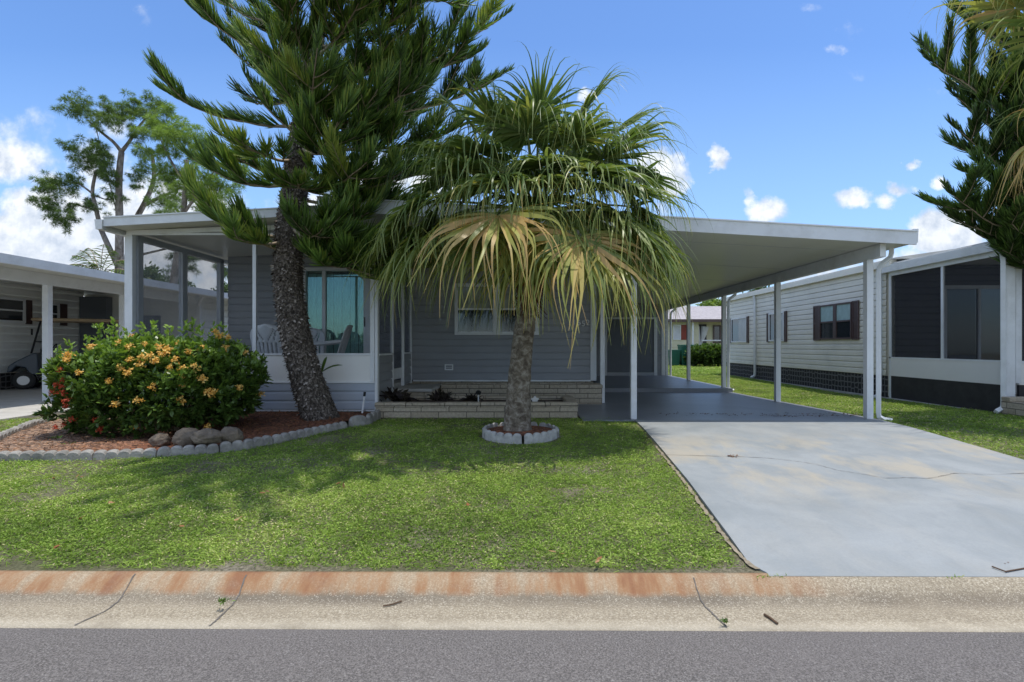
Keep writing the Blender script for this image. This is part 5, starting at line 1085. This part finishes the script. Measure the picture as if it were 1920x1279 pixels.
edging(ep, lambda s, n: 'grey scalloped edging block, %s from the left along the bed front' % ordn[s], grp='scalloped edging blocks round the mulch bed')
edging([P2(655, 801)[:2], P2(690, 797)[:2], P2(718, 781)[:2]], lambda s, n: 'scalloped edging block tilted up at the end of the bed beside the porch corner', h=.16, joints=1, grp='scalloped edging blocks round the mulch bed')
edging([P2(*p)[:2] for p in [(95, 792), (85, 797), (60, 804), (30, 816), (0, 829), (-40, 846)]][::-1], lambda s, n: 'grey scalloped edging block, %s from the left behind the bed' % ordn[s], grp='scalloped edging blocks round the mulch bed', h=.11)
# ring round the palm
rc = (qp[0][0] + .04, QD - .02); rr_ = .47
zr = gz(0, QD)
for k in range(5):
    a0, a1 = 2 * math.pi * k / 5 + .02 - 1.50, 2 * math.pi * (k + 1) / 5 - .02 - 1.50
    pth = [(rc[0] + rr_ * math.cos(a), rc[1] + rr_ * math.sin(a)) for a in np.linspace(a0, a1, 16)]
    edging(pth, lambda s, n, k=k: 'pale scalloped block of the palm ring, %s' % ['at the front right', 'at the right rear', 'at the back behind the trunk', 'at the left rear', 'at the front left'][k], 'paverpale', .115, joints=1, nsc=5, thick=.05, grp='scalloped blocks ringing the palm')
m = MB(); nn = 24; m.add([(rc[0], rc[1], zr + .09)] + [(rc[0] + .44 * math.cos(2 * math.pi * i / nn), rc[1] + .44 * math.sin(2 * math.pi * i / nn), zr + .075) for i in range(nn)], [(0, i + 1, (i + 1) % nn + 1) for i in range(nn)]); tag(m.build('ring_mulch', 'mulch'), 'round patch of reddish mulch inside the palm ring', 'mulch', kind='structure')
def rock(px, py, d, sx, sy, sz, label):
    x, y, z = PX(px, py, d); m = MB(); nu, nv = 44, 28; rows = []
    for j in range(nv + 1):
        th = math.pi * j / nv; row = []
        for i in range(nu + 1):
            ph = 2 * math.pi * (i % nu) / nu; v_ = Vector((math.sin(th) * math.cos(ph), math.sin(th) * math.sin(ph), math.cos(th))); r_ = 1 + .22 * mnoise.noise(v_ * 1.6 + Vector((px, 0, 0))) + .12 * mnoise.noise(v_ * 4 + Vector((px, 3, 0))) + .05 * mnoise.noise(v_ * 11 + Vector((px, 3, 0)))
            row.append((x + v_.x * sx * r_, y + v_.y * sy * r_, z + v_.z * sz * r_))
        rows.append(row)
    m.sheet(rows); o = m.build('rock', 'rock', smooth=True); tag(o, label, 'rock', 'rocks under the shrub')
rock(352, 822, 6.3, .15, .15, .11, 'dark brown rock under the shrub, left of the two tan ones'); rock(390, 820, 6.15, .17, .13, .085, 'wide tan rock in the middle, below the shrub'); rock(432, 817, 6.25, .13, .11, .09, 'rounded tan rock, rightmost under the shrub'); rock(300, 826, 6.3, .1, .1, .08, 'small brown rock half hidden, leftmost under the shrub')

# small things
t = thing('marker_stake', PX(680, 776, 8.7), 'thin white stake with black cap leaning in the mulch by the porch corner', 'stake')
MB().tube([PX(679, 776, 8.7), PX(683, 743, 8.72)], .016, 8).build('stake', 'white', t); MB().tube([PX(683, 743, 8.72), PX(684, 735, 8.72)], .02, 8).build('cap', 'black', t)
t = thing('solar_light', PX(897, 750, 9.0), 'small solar path light in the stone planter', 'garden light')
MB().tube([PX(897, 756, 9.0), PX(897, 738, 9.0)], .012, 8).build('stem', 'metal', t); MB().tube([PX(897, 740, 9.), PX(897, 735, 9.), PX(897, 732, 9.)], [.035, .05, .02], 12).build('cap', 'black', t)
x, y, z = PX(1003, 750, 8.95); m = MB(); sp_ = []
for i in range(10): r_ = .075 if i % 2 == 0 else .045; sp_.append((x + r_ * math.sin(i * math.pi / 5), z + r_ * math.cos(i * math.pi / 5)))
m.prism(sp_, y - .02, y + .02); tag(m.build('star_ornament', 'star', bevel=.008), 'white star shaped stone ornament standing in the planter', 'ornament')
m = MB(); x, y, z = PX(993, 750, 8.98); m.tube([(x, y, z - .07), (x, y, z - .02), (x, y, z + .05)], [.035, .04, .012], 10); tag(m.build('garden_figure', 'black', smooth=True), 'tiny black figure beside the white star ornament', 'ornament')
def twig(pts, label, r_=.006):
    m = MB(); m.tube(pts, r_, 5, .3, 60); tag(m.build('twig', 'twig'), label, 'twig')
def kp_(px, py): 
    zz = -.2
    for _ in range(6): d = (CH - zz) * F / (py - CY); x = (px - CX) * d / F; zz = kz(x, d)
    return (x, d, zz + .008)
twig([kp_(1433, 1155), kp_(1445, 1162), kp_(1458, 1172)], 'short dark twig in the gutter below the driveway'); twig([kp_(718, 1139), kp_(735, 1136), kp_(753, 1130)], 'thin twig in the gutter below the middle of the lawn', .004)
q0, q1, q2 = P2(1860, 1068), P2(1885, 1077), P2(1925, 1090); twig([(q0[0], q0[1], q0[2] + .018), (q1[0], q1[1], q1[2] + .016), (q2[0], q2[1], q2[2] + .015)], 'long brown twig on the driveway at the right edge', .0045)
for i, (px, py, a) in enumerate([(375, 848, .5), (755, 900, 1.8)][:0]): pass
# leaf litter
rb = RB()
def lit(px, py, n, sx, sy, s, zo=.03, tint=.2):
    c = np.array(P2(px, py)); P = c + rs.normal(0, 1, (n, 3)) * [sx, sy, .002] + [0, 0, zo]; Dd = nrm(rs.normal(size=(n, 3)) * [1, 1, .2]); rb.add(P, Dd, Dd * 0, s * .45, sidevec(Dd, np.array([[0, 0, 1.]]) + rdir(n) * .4), s, [.3, 1, .2], tint + rs.rand(n) * .3)
for px in range(1235, 1620, 9): lit(px + rs.uniform(-4, 4), 781 + rs.uniform(-3, 2), rs.randint(1, 9), .03, .02, .035, .035, .0)
for px in range(1430, 1600, 12): lit(px, 783 + rs.uniform(-1, 2), 8, .05, .015, .035, .035, .0)
lit(1375, 861, 30, .04, .015, .03, .035, .1); lit(1890, 1080, 3, .03, .005, .015, .012, .1)
for (px, py) in [(103, 905), (205, 955), (150, 905), (455, 985), (500, 934), (1045, 1050), (1130, 1066), (150, 985), (330, 1000), (115, 1040), (640, 915), (880, 960)]: lit(px, py, 2, .02, .02, .05, .05, .5)
tag(rb.build('leaf_litter', 'litter'), 'scattered brown leaf litter on the slab edge and lawn', 'litter', kind='stuff')

# ------------------------------------------------------------------ grass
def grass(name, x, y, hgt, wid, k2, dead=.0):
    n = len(x); ln_ = rs.uniform(.4, 1.3, n)[:, None]; Dd = nrm(np.concatenate([rs.normal(0, 1, (n, 2)) * ln_, np.full((n, 1), .62)], 1)); rb = RB()
    tn = fbm(x * 1.1 + 50, y * 1.1, 2); tn2 = fbm(x * 6 + 50, y * 6, 9); tn3 = vnoise(x * 22 + 9, y * 22, 5); patch = np.clip((fbm(x * .9 + 31, y * .9 + 9, 6) - .5) * 4, 0, 1)
    tint = .12 + .75 * (tn - .15) + .5 * (tn2 - .45) + .35 * (tn3 - .5) + rs.uniform(-.2, .2, n); tint = np.where(rs.rand(n) < .035 + .15 * patch, rs.uniform(.85, 1, n), tint)
    P = np.stack([x, y, gz_np(y) - .004], 1); br = rs.rand(n) < .16; hh = hgt * rs.uniform(.45, 1.25, n) * (.35 + .8 * tn2 + .45 * tn3)
    q = ~br; rb.add(P[q], Dd[q], np.stack([rs.normal(0, .3, q.sum()), rs.normal(0, .3, q.sum()), np.full(q.sum(), -.38)], 1), wid * rs.uniform(.6, 1.1, q.sum()), sidevec(Dd[q], rdir(q.sum())), hh[q], [1, .85, .15], tint[q])
    q = br; m_ = q.sum(); Pb = P[q] + np.array([0, 0, 1.]) * (hh[q] * .45)[:, None]; Db = nrm(np.stack([rs.normal(0, 1, m_), rs.normal(0, 1, m_), rs.uniform(-.1, .6, m_)], 1)); rb.add(Pb, Db, Db * 0, wid * 1.5, sidevec(Db, np.array([[0, 0, 1.]]) + rdir(m_) * .5), hgt * .30, [.4, 1, .2], tint[q] + .05)
    return tag(rb.build(name, 'grass'), kind='stuff')
def scatter(x0, x1, y0, y1, dens):
    n = int((x1 - x0) * (y1 - y0) * dens); return rs.uniform(x0, x1, n), rs.uniform(y0, y1, n)
lawnpoly = [(-9, 3.09 + .07)] + [(xl(3.2) + .0, 3.10)] + [(xl(y) + .01, y) for y in np.linspace(3.2, 8.2, 12)] + [(1.55, 8.62), (-2.3, 8.62), (-2.3, 8.3)] + ep[::-1] + [(-9, 5.3)]
def keep(x, y):
    k = inpoly(x, y, lawnpoly) & ((x - rc[0]) ** 2 + (y - rc[1]) ** 2 > .53 ** 2) & (y > 3.12 - .008 * x + .05 * vnoise(x * 7, y * 0 + 3, 4))
    k &= x < np.interp(y, [p[1] for p in dl[::-1]], [p[0] for p in dl[::-1]]) - .065 * vnoise(y * 9, y * 0 + 2, 14)
    # thin, sandy spots
    thin = fbm(x * 1.3 + 7, y * 1.3 + 3, 21); edge = np.exp(-((y - 3.15) / .12) ** 2) * .35 + np.exp(-((y - 8.5) / .25) ** 2) * .6 + np.exp(-(np.abs(x - np.interp(y, [p[1] for p in dl[::-1]], [p[0] for p in dl[::-1]])) / .1) ** 2) * .4
    cl = vnoise(x * 14, y * 14, 8); return k & (rs.rand(len(x)) < np.clip(1.25 - np.clip((thin - .60) * 5, 0, .75) - edge - .45 * cl, .03, 1))
x, y = scatter(-5.2, 1.75, 3.0, 5.2, 13500); k = keep(x, y) & (x > -1.15 * y + .2 - .8); grass('lawn_grass', x[k], y[k], .052, .0062, 1)
x, y = scatter(-8.6, 1.8, 5.2, 8.65, 6500); k = keep(x, y) & (x > -1.02 * y - .3); grass('lawn_grass', x[k], y[k], .054, .0082, 1)
rp = [(5.55, 8.3), (8.25, 8.3), (8.28, 9.4), (8.28, 22), (5.55, 22)]
x, y = scatter(5.52, 8.24, 8.2, 22, 2600); k = (y < 8.35) | (x > 5.52); grass('side_grass', x[k], y[k], .055, .012, 1)
x, y = scatter(4.9, 9.5, 3.2, 8.4, 3600); k = x > xr(y) + .03; grass('side_grass', x[k], y[k], .05, .010, 1)
x, y = scatter(2, 16, 22, 33, 420); k = ~((x < 5.6) & (y < 22.6)) ; grass('rear_grass', x[k], y[k], .10, .03, 1)
x, y = scatter(-9.2, -6.4, 5.4, 8.6, 3000); k = (x < -7.93 + 3) & ~inpoly(x, y, bpoly) & (x > -7.9); grass('side_grass', x[k], y[k], .05, .010, 1)

n = 900; x = rs.uniform(1.3, 4.2, n); keepw = rs.rand(n) < np.clip(vnoise(x * 5, x * 0 + 1, 40) * 1.6 - .75, 0, 1) ; x = x[keepw]; y = 3.055 - .008 * x + rs.normal(0, .008, len(x)); n = len(x)
Dd = nrm(np.stack([rs.normal(0, .8, n), rs.normal(0, .8, n), np.full(n, .6)], 1)); rb = RB(); rb.add(np.stack([x, y, np.full(n, -.138)], 1), Dd, Dd * 0 + [0, 0, -.3], .005, sidevec(Dd), rs.uniform(.012, .035, n), [1, .9, .2], rs.uniform(.2, .95, n))
tag(rb.build('joint_weeds', 'grass'), kind='stuff')
